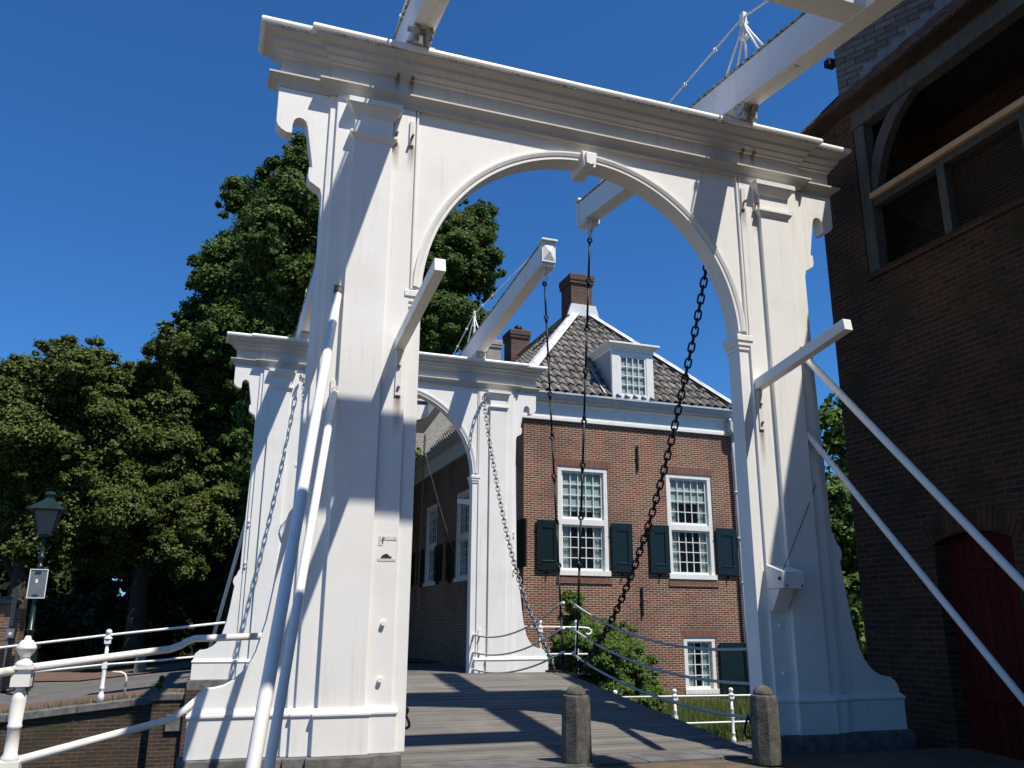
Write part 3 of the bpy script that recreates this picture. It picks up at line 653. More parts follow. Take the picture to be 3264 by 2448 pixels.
for x in (4.68, 6.02, 7.36, 8.7): obj('post', rail_post(MB(), x, 9.05, -1.40, 1.10), M['white'], t)
obj('top_rail', MB().tube([(4.0,9.05,-.43),(9.9,9.05,-.475)], .018, 8), M['white'], t)
obj('bottom_rail', MB().tube([(4.0,9.05,-.955),(9.9,9.05,-.985)], .018, 8), M['white'], t)
tag(obj('bicycle_loop', MB().tube([(-4.35,9.75,-.35),(-4.35,9.75,.02),(-4.38,9.75,.08),(-4.44,9.75,.11),(-4.58,9.75,.115)], .017, 8), M['white2'], at=(-4.35,9.75,-.35)), 'thin white bent tube beside the far quay railing post', 'cycle loop')

# ------------------------------------------------------------------ windows
def wall_holes(mb, axis, c, u0, u1, z0, z1, holes, depth):
    """wall face at axis=c with rectangular holes and reveals of given depth (towards +axis)"""
    P = (lambda u, z, d: (u, c+d, z)) if axis == 'y' else (lambda u, z, d: (c+d, u, z))
    us = sorted({u0, u1, *[h[0] for h in holes], *[h[1] for h in holes]}); zs = sorted({z0, z1, *[h[2] for h in holes], *[h[3] for h in holes]})
    for a, b in zip(us[:-1], us[1:]):
        for p, q_ in zip(zs[:-1], zs[1:]):
            if any(h[0] <= a and b <= h[1] and h[2] <= p and q_ <= h[3] for h in holes): continue
            mb.add([P(a,p,0),P(b,p,0),P(b,q_,0),P(a,q_,0)], [(0,1,2,3)])
    for h in holes:
        for (ua, za), (ub, zb) in (((h[0],h[2]),(h[1],h[2])),((h[1],h[2]),(h[1],h[3])),((h[1],h[3]),(h[0],h[3])),((h[0],h[3]),(h[0],h[2]))):
            mb.add([P(ua,za,0),P(ub,zb,0),P(ub,zb,depth),P(ua,za,depth)], [(0,1,2,3)])
    return mb
def boxer(axis, c):                                   # box given in (u, depth, z)
    def B(mb, u0, u1, d0, d1, z0, z1):
        return mb.box(u0,u1,c+d0,c+d1,z0,z1) if axis == 'y' else mb.box(c+d0,c+d1,u0,u1,z0,z1)
    return B
def sash(B, mb, u0, u1, z0, z1, cols, rows, d, fw=.05):
    B(mb,u0,u1,d,d+.045,z0,z0+fw*1.15); B(mb,u0,u1,d,d+.045,z1-fw*.8,z1); B(mb,u0,u0+fw,d+.001,d+.044,z0+fw*1.15,z1-fw*.8); B(mb,u1-fw,u1,d+.001,d+.044,z0+fw*1.15,z1-fw*.8)
    a, b, p, q_ = u0+fw, u1-fw, z0+fw*1.15, z1-fw*.8
    for k in range(1, cols): u = a+(b-a)*k/cols; B(mb,u-.0095,u+.0095,d+.005,d+.035,p,q_)
    for k in range(1, rows): z = p+(q_-p)*k/rows; B(mb,a,b,d+.008,d+.037,z-.0095,z+.0095)
def window(house, axis, c, u0, u1, z0, z1, zm=None, cols=5, rows=(4,4), blind=0, lamp=False, fw=.11):
    B = boxer(axis, c); mb = MB()
    B(mb,u0,u0+fw,.02,.16,z0+.12,z1-fw); B(mb,u1-fw,u1,.02,.16,z0+.12,z1-fw); B(mb,u0,u1,.018,.16,z1-fw,z1)
    if zm: B(mb,u0+fw,u1-fw,.022,.15,zm-.07,zm+.07)
    wn = obj('window', mb, M['white_in'], house, bevel=.004)
    mb = MB(); B(mb,u0-.02,u1+.02,-.03,.16,z0,z0+.118); obj('sill', mb, M['white_in'], wn, bevel=.004)
    spans = [(z0+.12, zm-.07, rows[0]), (zm+.07, z1-fw, rows[1])] if zm else [(z0+.12, z1-fw, rows[0])]
    for i, (a, b, r) in enumerate(spans):
        mb = MB(); sash(B, mb, u0+fw, u1-fw, a, b, cols, r, .075 if i else .095); obj('sash', mb, M['white_in'], wn)
        mb = MB(); B(mb,u0+fw+.04,u1-fw-.04,.098 if i else .118,.102 if i else .122,a+.04,b-.04); obj('pane', mb, M['glass'], wn)
    mb = MB(); B(mb,u0+.02,u1-.02,.60,.62,z0,z1); B(mb,u0,u0+.02,.17,.62,z0,z1); B(mb,u1-.02,u1,.17,.62,z0,z1); B(mb,u0,u1,.17,.62,z1-.02,z1); B(mb,u0,u1,.17,.62,z0,z0+.02); obj('interior', mb, M['room'], wn)
    mb = MB(); wv = .24
    for ua, ub in ((u0+fw, u0+fw+wv), (u1-fw-wv, u1-fw)):
        n = 14
        for k in range(n):
            a, b = ua+(ub-ua)*k/n, ua+(ub-ua)*(k+1)/n; da, db = .165+.018*math.sin(k*1.9), .165+.018*math.sin((k+1)*1.9)
            P = (lambda u, d, z: (u, c+d, z)) if axis == 'y' else (lambda u, d, z: (c+d, u, z))
            mb.add([P(a,da,z0+.1),P(b,db,z0+.1),P(b,db,z1-fw),P(a,da,z1-fw)], [(0,1,2,3)])
    obj('curtain', mb, M['curtain'], wn)
    if blind:
        mb = MB(); B(mb,u0+fw,u1-fw,.130,.134,z1-fw-blind,z1-fw); obj('blind', mb, M['blind'], wn)
    if lamp:
        mb = MB().lathe([(.16,z0+.62),(.09,z0+.95)], u0+.30, c+.36, 16).lathe([(.02,z0+.3),(.02,z0+.62)], u0+.30, c+.36, 8).lathe([(.08,z0+.2),(.05,z0+.3)], u0+.30, c+.36, 12); obj('table_lamp', mb, M['blind'], wn)
    return wn
def shutter(house, axis, c, u0, u1, z0, z1):
    B = boxer(axis, c); mb = MB(); f = .13
    B(mb,u0,u0+f,-.075,-.03,z0,z1); B(mb,u1-f,u1,-.075,-.03,z0,z1); B(mb,u0+f,u1-f,-.074,-.031,z0,z0+.19); B(mb,u0+f,u1-f,-.074,-.031,z1-.19,z1); B(mb,u0+f,u1-f,-.052,-.033,z0+.19,z1-.19)
    B(mb,u0+f-.01,u1-f+.01,-.095,-.07,z0+.19,z0+.215)
    s_ = obj('shutter', mb, M['green'], house, bevel=.006)
    mb = MB(); B(mb,(u0+u1)/2-.01,(u0+u1)/2+.01,-.09,0,z0-.10,z0-.02); B(mb,u0-.02,u0+.14,-.082,-.0755,z0+.12,z0+.145); B(mb,u0-.02,u0+.14,-.082,-.0755,z1-.145,z1-.12); obj('shutter_iron', mb, M['iron'], s_)

# ------------------------------------------------------------------ brick house
hs = thing('brick_house', 'red brick house with hipped grey tile roof, dormer and dark green shutters', 'house', (6.6,11.5,-1.0))
X0, X1, Y0, Y1 = 3.64, 9.72, 11.5, 26.0
W1 = (4.51,5.835,2.05,4.63); W2 = (7.45,8.755,2.03,4.63); W3 = (7.75,8.63,-.63,.67)
SW = [(11.98,13.38,2.1,4.66),(15.70,17.20,2.1,4.66),(19.40,20.85,2.1,4.68),(23.0,24.4,2.1,4.68)]
mb = MB(); wall_holes(mb, 'y', Y0, X0, X1, -1.3, 5.8, [W1, W2, W3], .17); wall_holes(mb, 'x', X0, Y0, Y1, -1.3, 5.8, SW, .17)
mb.add([(X1,Y0,-1.3),(X1,Y1,-1.3),(X1,Y1,5.8),(X1,Y0,5.8)], [(0,1,2,3)]); mb.add([(X0,Y1,-1.3),(X1,Y1,-1.3),(X1,Y1,5.8),(X0,Y1,5.8)], [(0,1,2,3)])
obj('wall', mb, M['brickhouse'], hs)
for (a, b, z0, z1) in (W1, W2, W3):
    mb = MB(); n = 12; hgt = .20
    for k in range(n):                               # flared flat arch
        u0_, u1_ = a-.03+(b-a+.06)*k/n, a-.03+(b-a+.06)*(k+1)/n; fl = lambda u: u+(u-(a+b)/2)*.10
        mb.add([(u0_,Y0-.004,z1),(u1_,Y0-.004,z1),(fl(u1_),Y0-.004,z1+hgt),(fl(u0_),Y0-.004,z1+hgt)], [(0,1,2,3)])
    obj('flat_arch', mb, M['brickarch'], hs)
    if z0 > 0: obj('sill_course', MB().box(a-.04,b+.06,Y0-.03,Y0-.001,z0-.17,z0-.05), M['brickarch'], hs)
window(hs,'y',Y0,*W1,zm=3.30,blind=.95); window(hs,'y',Y0,*W2,zm=3.29,blind=.62,lamp=True); window(hs,'y',Y0,*W3,cols=3,rows=(4,),fw=.10)
for k, h in enumerate(SW): window(hs,'x',X0,*h,zm=3.34,cols=5,blind=.3,fw=.13)
for (a, b) in ((3.95,4.50),(5.88,6.43),(6.90,7.44),(8.79,9.36)): shutter(hs,'y',Y0,a,b,2.16,3.31)
shutter(hs,'y',Y0,8.70,9.50,-.62,.55)
for h in SW: shutter(hs,'x',X0,h[0]-.78,h[0]-.06,2.2,3.3); shutter(hs,'x',X0,h[1]+.06,h[1]+.78,2.2,3.3)
for (z0, z1) in ((4.63,5.26),(1.15,1.82)):
    obj('wall_anchor', MB().box(6.635,6.675,Y0-.05,Y0-.012,z0,z1).box(6.61,6.70,Y0-.045,Y0+.01,(z0+z1)/2-.02,(z0+z1)/2+.02), M['iron'], hs)
PL = [(X0,Y0),(X1,Y0),(X1,Y1),(X0,Y1)]
obj('fascia', MB().loft(PL, [(.02,5.72),(.065,5.725),(.065,5.80),(.045,5.81),(.045,6.10),(.09,6.13),(.09,6.165)]), M['white_in'], hs)
obj('gutter', MB().loft(PL, [(.14,6.166),(.16,6.17),(.20,6.19),(.20,6.22),(.23,6.24),(.255,6.28),(.255,6.33),(.285,6.335),(.285,6.385),(.20,6.39)]), M['gutter'], hs)
obj('downpipe', MB().tube([(9.42,11.38,6.1),(9.42,11.40,5.0),(9.45,11.40,1.0),(9.48,11.40,-1.2)], .05, 12).tube([(9.43,11.40,4.20),(9.43,11.40,4.26)],.06,12).tube([(9.44,11.40,3.02),(9.44,11.40,3.10)],.062,12).tube([(9.45,11.40,1.95),(9.45,11.40,2.0)],.06,12), M['gutter'], hs)
obj('rain_hopper', MB().prism([(9.28,6.05),(9.60,6.05),(9.60,5.85),(9.50,5.74),(9.36,5.74),(9.28,5.85)], 'y', 11.24, 11.44).tube([(9.33,11.34,6.06),(9.33,11.34,6.15)],.05,10).tube([(9.52,11.34,6.06),(9.52,11.34,6.15)],.05,10), M['gutter'], hs)
# pantile roof: front hip and left slope
AP = Vector((6.50,14.55,9.92)); EL = Vector((3.40,11.26,6.40)); ER = Vector((9.50,11.26,6.40)); RB = Vector((6.50,19.6,9.92)); BL = Vector((3.40,19.6,6.40)); BR = Vector((9.50,19.6,6.40))
def pantiles(p0, p1, t0, t1, skip=None, col=.235, row=.345):
    """tiles over quad p0->p1 (eave), t0->t1 (top)"""
    mb = MB(); e = (p1-p0); ud = e.normalized(); up = ((t0+t1)/2-(p0+p1)/2); nrm = ud.cross(up).normalized()
    if nrm.z < 0: nrm = -nrm
    vd = nrm.cross(ud)
    if vd.z < 0: vd = -vd
    Lv = (t0-p0).dot(vd); a0 = 0.0; b0 = e.length; a1 = (t0-p0).dot(ud); b1 = (t1-p0).dot(ud)
    nr = int(Lv/row)+1
    for k in range(nr):
        v0, v1 = k*row-.02, min((k+1)*row+.03, Lv)
        if v1 <= v0: continue
        f0, f1 = max(v0,0)/Lv, v1/Lv
        l0, r0 = a0+(a1-a0)*f0, b0+(b1-b0)*f0; l1, r1 = a0+(a1-a0)*f1, b0+(b1-b0)*f1
        n = int((r0-l0)/col*7)+1; rr = random.Random(k); jit = [rr.uniform(-.012,.012) for _ in range(400)]
        us = [l0+(r0-l0)*i/n for i in range(n+1)]; vs = []; fs = []
        for i, u in enumerate(us):
            ph = (u/col+ (0.0))%1.0; h = .040*math.sin(2*math.pi*ph)+.018*math.sin(4*math.pi*ph+.6); j = jit[int(u/col) % 400]
            u1_ = min(max(u, l1), r1)
            q0 = p0+ud*u+vd*(v0+j)+nrm*(h+.062+j*.5); q1 = p0+ud*u1_+vd*v1+nrm*(h+.012); q2 = p0+ud*u+vd*(v0+j+.004)+nrm*(h+.028)
            vs += [q2, q0, q1]
        for i in range(n):
            a, b = i*3, i*3+3; fs += [(a, b, b+1, a+1), (a+1, b+1, b+2, a+2)]
        mb.add(vs, fs, False)
    return mb
rf = obj('roof', pantiles(EL, ER, AP, AP+Vector((.02,0,0))), M['tile'], hs)
obj('roof', pantiles(EL, BL, AP, RB), M['tile'], hs)
mb = MB().add([ER, BR, RB, AP, BL, EL], [(0,1,2,3),(1,4,2),(5,0,3)]); mb.add([EL-Vector((0,0,.03)), BL-Vector((0,0,.03)), RB-Vector((0,0,.05)), AP-Vector((0,0,.05))], [(0,1,2,3)])
mb.add([BL, BR, RB], [(0,1,2)])
obj('annex_roof', MB().box(3.55,9.6,19.65,26.1,6.3,6.42), M['lead'], hs)
obj('roof_back', mb, M['tile'], hs)
for a, b in ((EL, AP), (ER, AP), (AP, RB)):
    d = (b-a).normalized(); mb = MB(); nn = 10
    for k in range(nn):
        p, q_ = a.lerp(b, k/nn), a.lerp(b, (k+1)/nn+.006); mb.tube([p+Vector((0,0,.10)), q_+Vector((0,0,.105))], .055, 8)
        sdv = d.cross(Vector((0,0,1))).normalized(); o1, o2 = sdv*.17-Vector((0,0,.035)), -sdv*.17-Vector((0,0,.035))
        up = Vector((0,0,.105))
        mb.add([p+up+o1, p+up+Vector((0,0,.02)), p+up+o2, q_+up+o1, q_+up+Vector((0,0,.024)), q_+up+o2], [(0,1,4,3),(1,2,5,4)])
    obj('hip_lead', mb, M['leadpale'], hs)
def chimney(x0, x1, y0, y1, z0, z1, pot=False, mat='brickhouse'):
    c = obj('chimney', MB().box(x0,x1,y0,y1,z0,z1-.22).loft([(x0,y0),(x1,y0),(x1,y1),(x0,y1)], [(.02,z1-.32),(.045,z1-.30),(.045,z1-.25),(.02,z1-.24),(.03,z1-.22),(.055,z1-.19),(.055,z1-.03),(.03,z1)]), M[mat], hs)
    if pot: obj('chimney_pot', MB().lathe([(.10,z1),(.10,z1+.08),(.13,z1+.10),(.15,z1+.16),(.13,z1+.24),(.05,z1+.30)], (x0+x1)/2+.05, (y0+y1)/2, 12), M['iron'], c)
    return c
chimney(6.17, 6.85, 14.30, 15.05, 9.2, 10.98, False, 'brickchim'); chimney(6.22, 6.90, 19.7, 20.45, 6.42, 11.02, True, 'brickchim'); chimney(6.05, 6.62, 22.0, 22.8, 6.42, 11.35, False, 'brickpale')
obj('chimney_flashing', MB().prism([(6.0,9.62),(7.0,9.62),(6.9,9.98),(6.12,9.98)], 'y', 14.18, 14.29), M['leadpale'], hs)
# dormer
dm = obj('dormer', MB().prism([(11.30,6.34),(12.55,7.62),(11.30,7.62)], 'x', 5.92, 7.03), M['lead'], hs)
D = lambda mb, u0, u1, d0, d1, z0, z1: mb.box(u0,u1,11.28+d0,11.28+d1,z0,z1)
mb = MB(); D(mb,5.89,6.11,-.06,.02,6.33,7.62); D(mb,6.86,7.06,-.06,.02,6.33,7.62); D(mb,6.11,6.86,-.059,.02,6.33,6.47); D(mb,6.11,6.86,-.059,.02,7.50,7.62)
obj('dormer_front', mb, M['white_in'], dm, bevel=.005)
mb = MB(); sash(D, mb, 6.11, 6.86, 6.47, 7.50, 4, 4, -.045, .045); obj('dormer_window', mb, M['white_in'], dm)
mb = MB(); D(mb,6.14,6.83,-.022,-.018,6.50,7.47); obj('dormer_pane', mb, M['glass'], dm)
mb = MB(); D(mb,6.14,6.83,.012,.019,6.50,7.47); obj('dormer_curtain', mb, M['curtain'], dm)
dpl = [(5.91,11.23),(7.05,11.23),(7.05,12.7),(5.91,12.7)]
obj('dormer_cornice', MB().loft(dpl, [(.0,7.621),(.03,7.63),(.03,7.68),(.06,7.71),(.09,7.74),(.15,7.78),(.15,7.815),(.13,7.83),(-.1,7.87)]), M['white_in'], dm)
obj('dormer_flashing', MB().add([(5.915,11.27,6.41),(5.915,12.40,7.56),(5.70,12.40,7.66),(5.70,11.27,6.49)], [(0,1,2,3)]), M['leadpale'], dm)

# pale building beyond the street
pb = thing('pale_building', 'pale grey brick building with ivy beyond the far arch', 'building', (6,29,-.4))
obj('wall', MB().box(3.4,8.6,28.6,36,-.6,11.6), M['brickpale'], pb); obj('coping', MB().box(3.35,8.65,28.5,36.1,11.6,11.75), M['stone'], pb)

# ------------------------------------------------------------------ brick gatehouse on the right
gh = thing('gatehouse', 'dark shaded brick gatehouse with timber gallery and red door at the right', 'gatehouse', (3.6,-1,-.3))
GX = 3.6; DO = (-1.32,-.42,-.6,1.85); OP = (-4.6,.03,4.86,6.96)
mb = MB(); wall_holes(mb, 'x', GX, -14, .68, -1.2, 7.0, [DO, OP], .30)
mb.add([(GX,.68,-3.2),(9,.68,-3.2),(9,.68,7.0),(GX,.68,7.0)], [(0,1,2,3)]); mb.add([(GX,.68,-3.2),(GX,.68,-1.2),(GX,-14,-1.2),(GX,-14,-3.2)], [(0,1,2,3)]); mb.add([(GX,-14,-3.2),(9,-14,-3.2),(9,-14,7.0),(GX,-14,7.0)], [(0,1,2,3)])
darc = lambda y: .68+math.sqrt(max(0, 1.17**2-(y+.87)**2))   # segmental head of the door opening
hp = [(-1.32+.9*k/14, darc(-1.32+.9*k/14)) for k in range(15)]
for (a, za), (b, zb) in zip(hp[:-1], hp[1:]):
    mb.add([(GX,a,za),(GX,b,zb),(GX,b,1.852),(GX,a,1.852)], [(0,1,2,3)]); mb.add([(GX,a,za),(GX,b,zb),(GX+.3,b,zb),(GX+.3,a,za)], [(0,1,2,3)])
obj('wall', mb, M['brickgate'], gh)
mbx = MB(); nv = 19
for k in range(nv):
    a0, a1 = math.pi/2+.46-.92*k/nv, math.pi/2+.46-.92*(k+.84)/nv; ro = 1.40 if k % 2 else 1.385
    mbx.add([(GX-.006,-.87+r*math.cos(a),.68+r*math.sin(a)) for a, r in ((a0,1.172),(a1,1.172),(a1,ro),(a0,ro))]+[(GX+.02,-.87+r*math.cos(a),.68+r*math.sin(a)) for a, r in ((a0,1.172),(a1,1.172),(a1,ro),(a0,ro))], [(0,1,2,3),(0,4,5,1),(1,5,6,2),(2,6,7,3),(3,7,4,0)])
obj('door_arch', mbx, M['archbrick'], gh)
mb = MB(); yy = -1.315
while yy < -.44:
    mb.prism([(yy+.003,-.6),(yy+.107,-.6),(yy+.107,darc(yy+.107)-.004),(yy+.003,darc(yy+.003)-.004)], 'x', GX+.14, GX+.18); yy += .111
dr = obj('door', mb, M['reddoor'], gh)
obj('door_hinge', MB().box(GX+.115,GX+.139,-1.0,-.43,1.50,1.55), M['reddoor'], dr); obj('door_hinge', MB().box(GX+.115,GX+.139,-1.0,-.43,.30,.35), M['reddoor'], dr); obj('door_handle', MB().tube([(GX+.13,-1.22,.85),(GX+.05,-1.22,.85)], .02, 8), M['iron'], dr)
obj('door_back', MB().box(GX+.19,GX+.29,-1.32,-.42,-.6,1.85), M['deckside'], gh)
# gallery interior
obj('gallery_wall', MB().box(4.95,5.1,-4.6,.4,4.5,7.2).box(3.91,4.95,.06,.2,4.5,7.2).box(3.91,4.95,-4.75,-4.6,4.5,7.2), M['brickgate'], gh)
obj('gallery_floor', MB().box(3.62,5.0,-4.6,.2,4.62,4.70), M['deckside'], gh); obj('gallery_ceiling', MB().box(3.62,5.0,-4.6,.2,7.05,7.12), M['deckside'], gh)
obj('sill_course', MB().box(GX-.03,GX+.29,-4.62,.035,4.78,4.858), M['brickgate'], gh)
for yy in (-.06, -3.0): obj('post', MB().box(GX+.01,GX+.16,yy-.08,yy+.085,4.86,6.74), M['oak'], gh, bevel=.01)
obj('lintel_beam', MB().box(GX-.005,GX+.17,-4.6,.03,6.742,6.96), M['oak'], gh, bevel=.01)
br_ = [(-.14,5.96)]
inner = [(-.145,6.0),(-.20,6.25),(-.30,6.45),(-.44,6.61),(-.62,6.741)]; outer = [(-.90,6.741),(-.62,6.56),(-.42,6.32),(-.28,6.02),(-.21,5.78),(-.145,5.70)]
obj('brace', MB().prism(inner+outer, 'x', GX+.03, GX+.14), M['oak'], gh, bevel=.008)
obj('gallery_rail', MB().box(GX-.02,GX+.10,-4.6,-.142,5.74,5.81), M['lath'], gh, bevel=.006)
obj('under_rail', MB().box(GX+.03,GX+.13,-4.6,-.142,5.655,5.738), M['oak'], gh)
for yy in (-1.10,-2.1): obj('baluster', MB().box(GX+.03,GX+.12,yy-.05,yy+.05,4.87,5.654), M['oak'], gh, bevel=.006)
mb = MB()
for k in range(95):                                   # wire netting behind the rail
    y_ = -.2-k*.044
    if y_ > -4.5:
        mb.tube([(GX+.20,y_,4.87),(GX+.20,max(y_-.78,-4.6),4.87+min(.78,y_+4.6))], .0007, 3, False); mb.tube([(GX+.203,max(y_-.78,-4.6),4.87),(GX+.203,y_,4.87+min(.78,y_+4.6))], .0007, 3, False)
obj('wire_netting', mb, M['signback'], gh)
# pent roof with tile edge, slate hung upper storey
def proof(x): return 7.03+1.04*(x-3.43)
mb = MB(); random.seed(9); y_ = .80
while y_ > -14:
    for k in range(11):
        x0 = 3.40+k*.16; mb.add([(x0,y_,proof(x0)+.05),(x0,y_-.155,proof(x0)+.05),(x0+.19,y_-.155,proof(x0+.19)+.012),(x0+.19,y_,proof(x0+.19)+.012),(x0,y_,proof(x0)+.015),(x0,y_-.155,proof(x0)+.015)], [(0,1,2,3),(0,4,5,1),(0,3,4),(1,5,2)])
    y_ -= .16
pr_ = obj('roof', mb, M['gtile'], gh)
mb = MB(); y_ = .80
while y_ > -14:
    mb.box(3.395,3.60,y_-.013,y_-.003,proof(3.43)-.035,proof(3.43)-.006); mb.add([(3.40,y_,7.0),(3.40,y_-.03,7.0),(3.40,y_-.03,7.035),(3.40,y_,7.035)], [(0,1,2,3)]); y_ -= .04
obj('tile_edge', mb, M['gtile'], gh)
obj('soffit', MB().prism([(3.41,7.0),(5.2,8.84),(5.2,8.7),(3.6,7.0)], 'y', -14, .76), M['deckside'], gh)
obj('verge', MB().prism([(3.40,6.98),(3.40,7.06),(5.2,8.93),(5.2,8.83)], 'y', .765, .81), M['gtile'], gh)
sdir = Vector((.46,-.888,0)).normalized(); s0 = Vector((4.0,.60,0)); s1 = s0+sdir*4.2
n_ = Vector((-.888,-.46,0)).normalized()
mb = MB(); mb.add([(s0.x,s0.y,7.3),(s1.x,s1.y,7.3),(s1.x,s1.y,9.1),(s0.x,s0.y,9.1)], [(0,1,2,3)]); mb.add([(s0.x,s0.y,7.3),(7.5,1.2,7.3),(7.5,1.2,9.1),(s0.x,s0.y,9.1)], [(0,1,2,3)])
sw = obj('slate_wall', mb, M['slate'], gh)
uv = sw.data.uv_layers[0]
for p in sw.data.polygons:
    for li in p.loop_indices:
        c = sw.data.vertices[sw.data.loops[li].vertex_index].co; uv.data[li].uv = (math.hypot(c.x, c.y-4)*1.0, c.z)
mb = MB()
for k in range(22):
    p = s0+sdir*(.185*k+.30); z = proof(p.x); p2 = p+sdir*.178
    v = [(p.x,p.y,z-.15),(p2.x,p2.y,z-.08),(p2.x,p2.y,z+.235),(p.x+sdir.x*.06,p.y+sdir.y*.06,z+.225),(p.x+sdir.x*.05,p.y+sdir.y*.05,z+.13),(p.x,p.y,z+.12)]
    mb.add([(a+n_.x*.012,b+n_.y*.012,c) for a, b, c in v], [(0,1,2,3,4,5)])
obj('lead_flashing', mb, M['leaddark'], gh)
obj('upper_roof', MB().add([(3.9,.7,9.1),(6.0,-3.4,9.1),(9,-3,12),(7.6,1.3,9.1),(7.5,-.5,12)], [(0,1,2,4),(0,4,3)]), M['tile'], gh)
obj('added_sky_blocker', MB().box(.5,9.0,-14.0,-9.4,-1.5,11.5).box(.35,9.1,-9.39,-9.25,10.9,11.2), M['brickgate'], gh)  # added unseen block behind the camera, cuts sky fill on the pier
obj('added_sky_blocker_roof', MB().prism([(-14.2,11.5),(-9.2,11.5),(-11.8,14.5)], 'x', .3, 9.2), M['gtile'], gh)  # roof of the added block, also unseen
obj('gutter_box', MB().box(3.90,4.03,.60,.70,8.16,8.26), M['iron'], gh)
obj('main_roof', MB().prism([(5.2,8.8),(9.0,7.0),(5.2,7.0)], 'y', -13.9, .60), M['gtile'], gh)

# ------------------------------------------------------------------ street furniture at the left
t = thing('street_lamp', 'dark green street lamp with a four sided lantern under the trees', 'street lamp', (-6.6,14,-.5))
lx, ly = -6.6, 14.0
obj('pole', MB().lathe([(.14,-.55),(.14,.1),(.11,.15),(.12,.30),(.07,.38),(.06,.74),(.095,.755),(.095,.78),(.055,.80),(.047,1.4),(.043,2.05),(.07,2.07),(.07,2.11),(.04,2.13),(.04,2.22),(.075,2.26),(.075,2.31),(.045,2.34),(.04,2.60),(.06,2.63),(.055,2.70)], lx, ly, 14), M['lampgreen'], t)
mb = MB()
for s in (-1, 1):
    mb.tube([(lx,ly,2.44),(lx+s*.10,ly,2.46),(lx+s*.15,ly,2.52),(lx+s*.12,ly,2.57),(lx+s*.07,ly,2.54)], .014, 6); mb.tube([(lx,ly,2.40),(lx+s*.07,ly,2.36),(lx+s*.10,ly,2.40)], .012, 6)
obj('scroll', mb, M['lampgreen'], t)
ln = obj('lantern', MB(), M['lampgreen'], t) if 0 else None
mb = MB(); r4 = R(45)
b0, b1, z0_, z1_ = .20, .36, 2.80, 3.28
for k in range(4):
    a = r4+k*math.pi/2; mb.tube([(lx+b0*math.cos(a),ly+b0*math.sin(a),z0_),(lx+b1*math.cos(a),ly+b1*math.sin(a),z1_)], .014, 5)
mb.lathe([(.05,2.70),(.12,2.76),(.22,2.775),(.22,2.80),(.18,2.805)], lx, ly, 4, False, r4)
obj('lantern_frame', mb, M['lampgreen'], t)
obj('lantern_glass', MB().lathe([(b0-.012,z0_),(b1-.012,z1_)], lx, ly, 4, False, r4), M['lampglass'], t)
obj('lantern_roof', MB().lathe([(.36,3.275),(.54,3.29),(.545,3.305),(.36,3.40),(.20,3.49),(.11,3.55),(.11,3.62),(.15,3.635),(.15,3.665),(.10,3.70),(.03,3.72)], lx, ly, 4, False, r4), M['lampgreen'], t)
pl = thing('sign_plate', 'back of a grey rectangular traffic sign fixed to the street lamp pole', 'traffic sign', (-6.58,13.93,1.7))
obj('plate', MB().box(-6.75,-6.42,13.90,13.915,1.43,2.02), M['signback'], pl, bevel=.004); obj('plate_rim', MB().box(-6.76,-6.745,13.885,13.92,1.42,2.03).box(-6.425,-6.41,13.885,13.92,1.42,2.03).box(-6.744,-6.426,13.885,13.92,1.42,1.435).box(-6.744,-6.426,13.885,13.92,2.015,2.03), M['signwhite'], pl)
obj('label_patch', MB().box(-6.63,-6.585,13.893,13.899,1.74,1.82), M['signwhite'], pl)
obj('clamp', MB().box(-6.66,-6.54,13.88,13.898,1.95,1.98).box(-6.66,-6.54,13.88,13.898,1.47,1.50), M['signpost'], pl)
t = thing('traffic_sign', 'narrow sign post seen edge on with a small white plate, beside the brick pillar', 'traffic sign', (-6.93,13.6,-.5))
obj('post', MB().tube([(-6.93,13.6,-.55),(-6.93,13.6,1.55)], .022, 8), M['signback'], t); obj('panel', MB().box(-6.935,-6.87,13.55,13.63,.85,1.58), M['signpost'], t); obj('plate', MB().box(-6.97,-6.82,13.54,13.56,.62,.80), M['signback'], t); obj('symbol', MB().lathe([(.03,0),(.03,.004)], 0, 0, 12) if 0 else MB().disc_y((-6.89,13.537,.70), .035, .004, 14), M['sticker'], t)
t = thing('no_entry_sign', 'round red no entry sign with white bar, cut off at the left edge', 'traffic sign', (-7.68,14.4,-.5))
obj('post', MB().tube([(-7.68,14.42,-.55),(-7.68,14.42,1.9)], .028, 10), M['signback'], t); obj('disc', MB().disc_y((-7.68,14.37,1.62), .31, .02, 32), M['red'], t); obj('bar', MB().box(-7.89,-7.47,14.352,14.358,1.57,1.67), M['signwhite'], t); obj('rim', MB().tube([(-7.68+.30*math.cos(u),14.362,1.62+.30*math.sin(u)) for u in [2*math.pi*k/32 for k in range(33)]], .009, 6, False), M['signwhite'], t)
t = thing('brick_pillar', 'brown brick gate pillar with stone cap at the left edge', 'pillar', (-7.5,15,-.5))
mb = MB()
for k in range(7): mb.box(-8.0,-7.13,14.7,15.5,-.5+k*.26,-.5+k*.26+.245)
mb.box(-7.98,-7.15,14.72,15.48,-.5,1.31)
obj('shaft', mb, M['brickpillar'], t); obj('side_pier', MB().box(-7.12,-6.95,14.8,15.4,-.5,1.22), M['brickpillar'], t); obj('cap', MB().loft([(-8.0,14.7),(-7.13,14.7),(-7.13,15.5),(-8.0,15.5)], [(.02,1.31),(.07,1.33),(.07,1.39),(-.1,1.47)]), M['stone'], t)
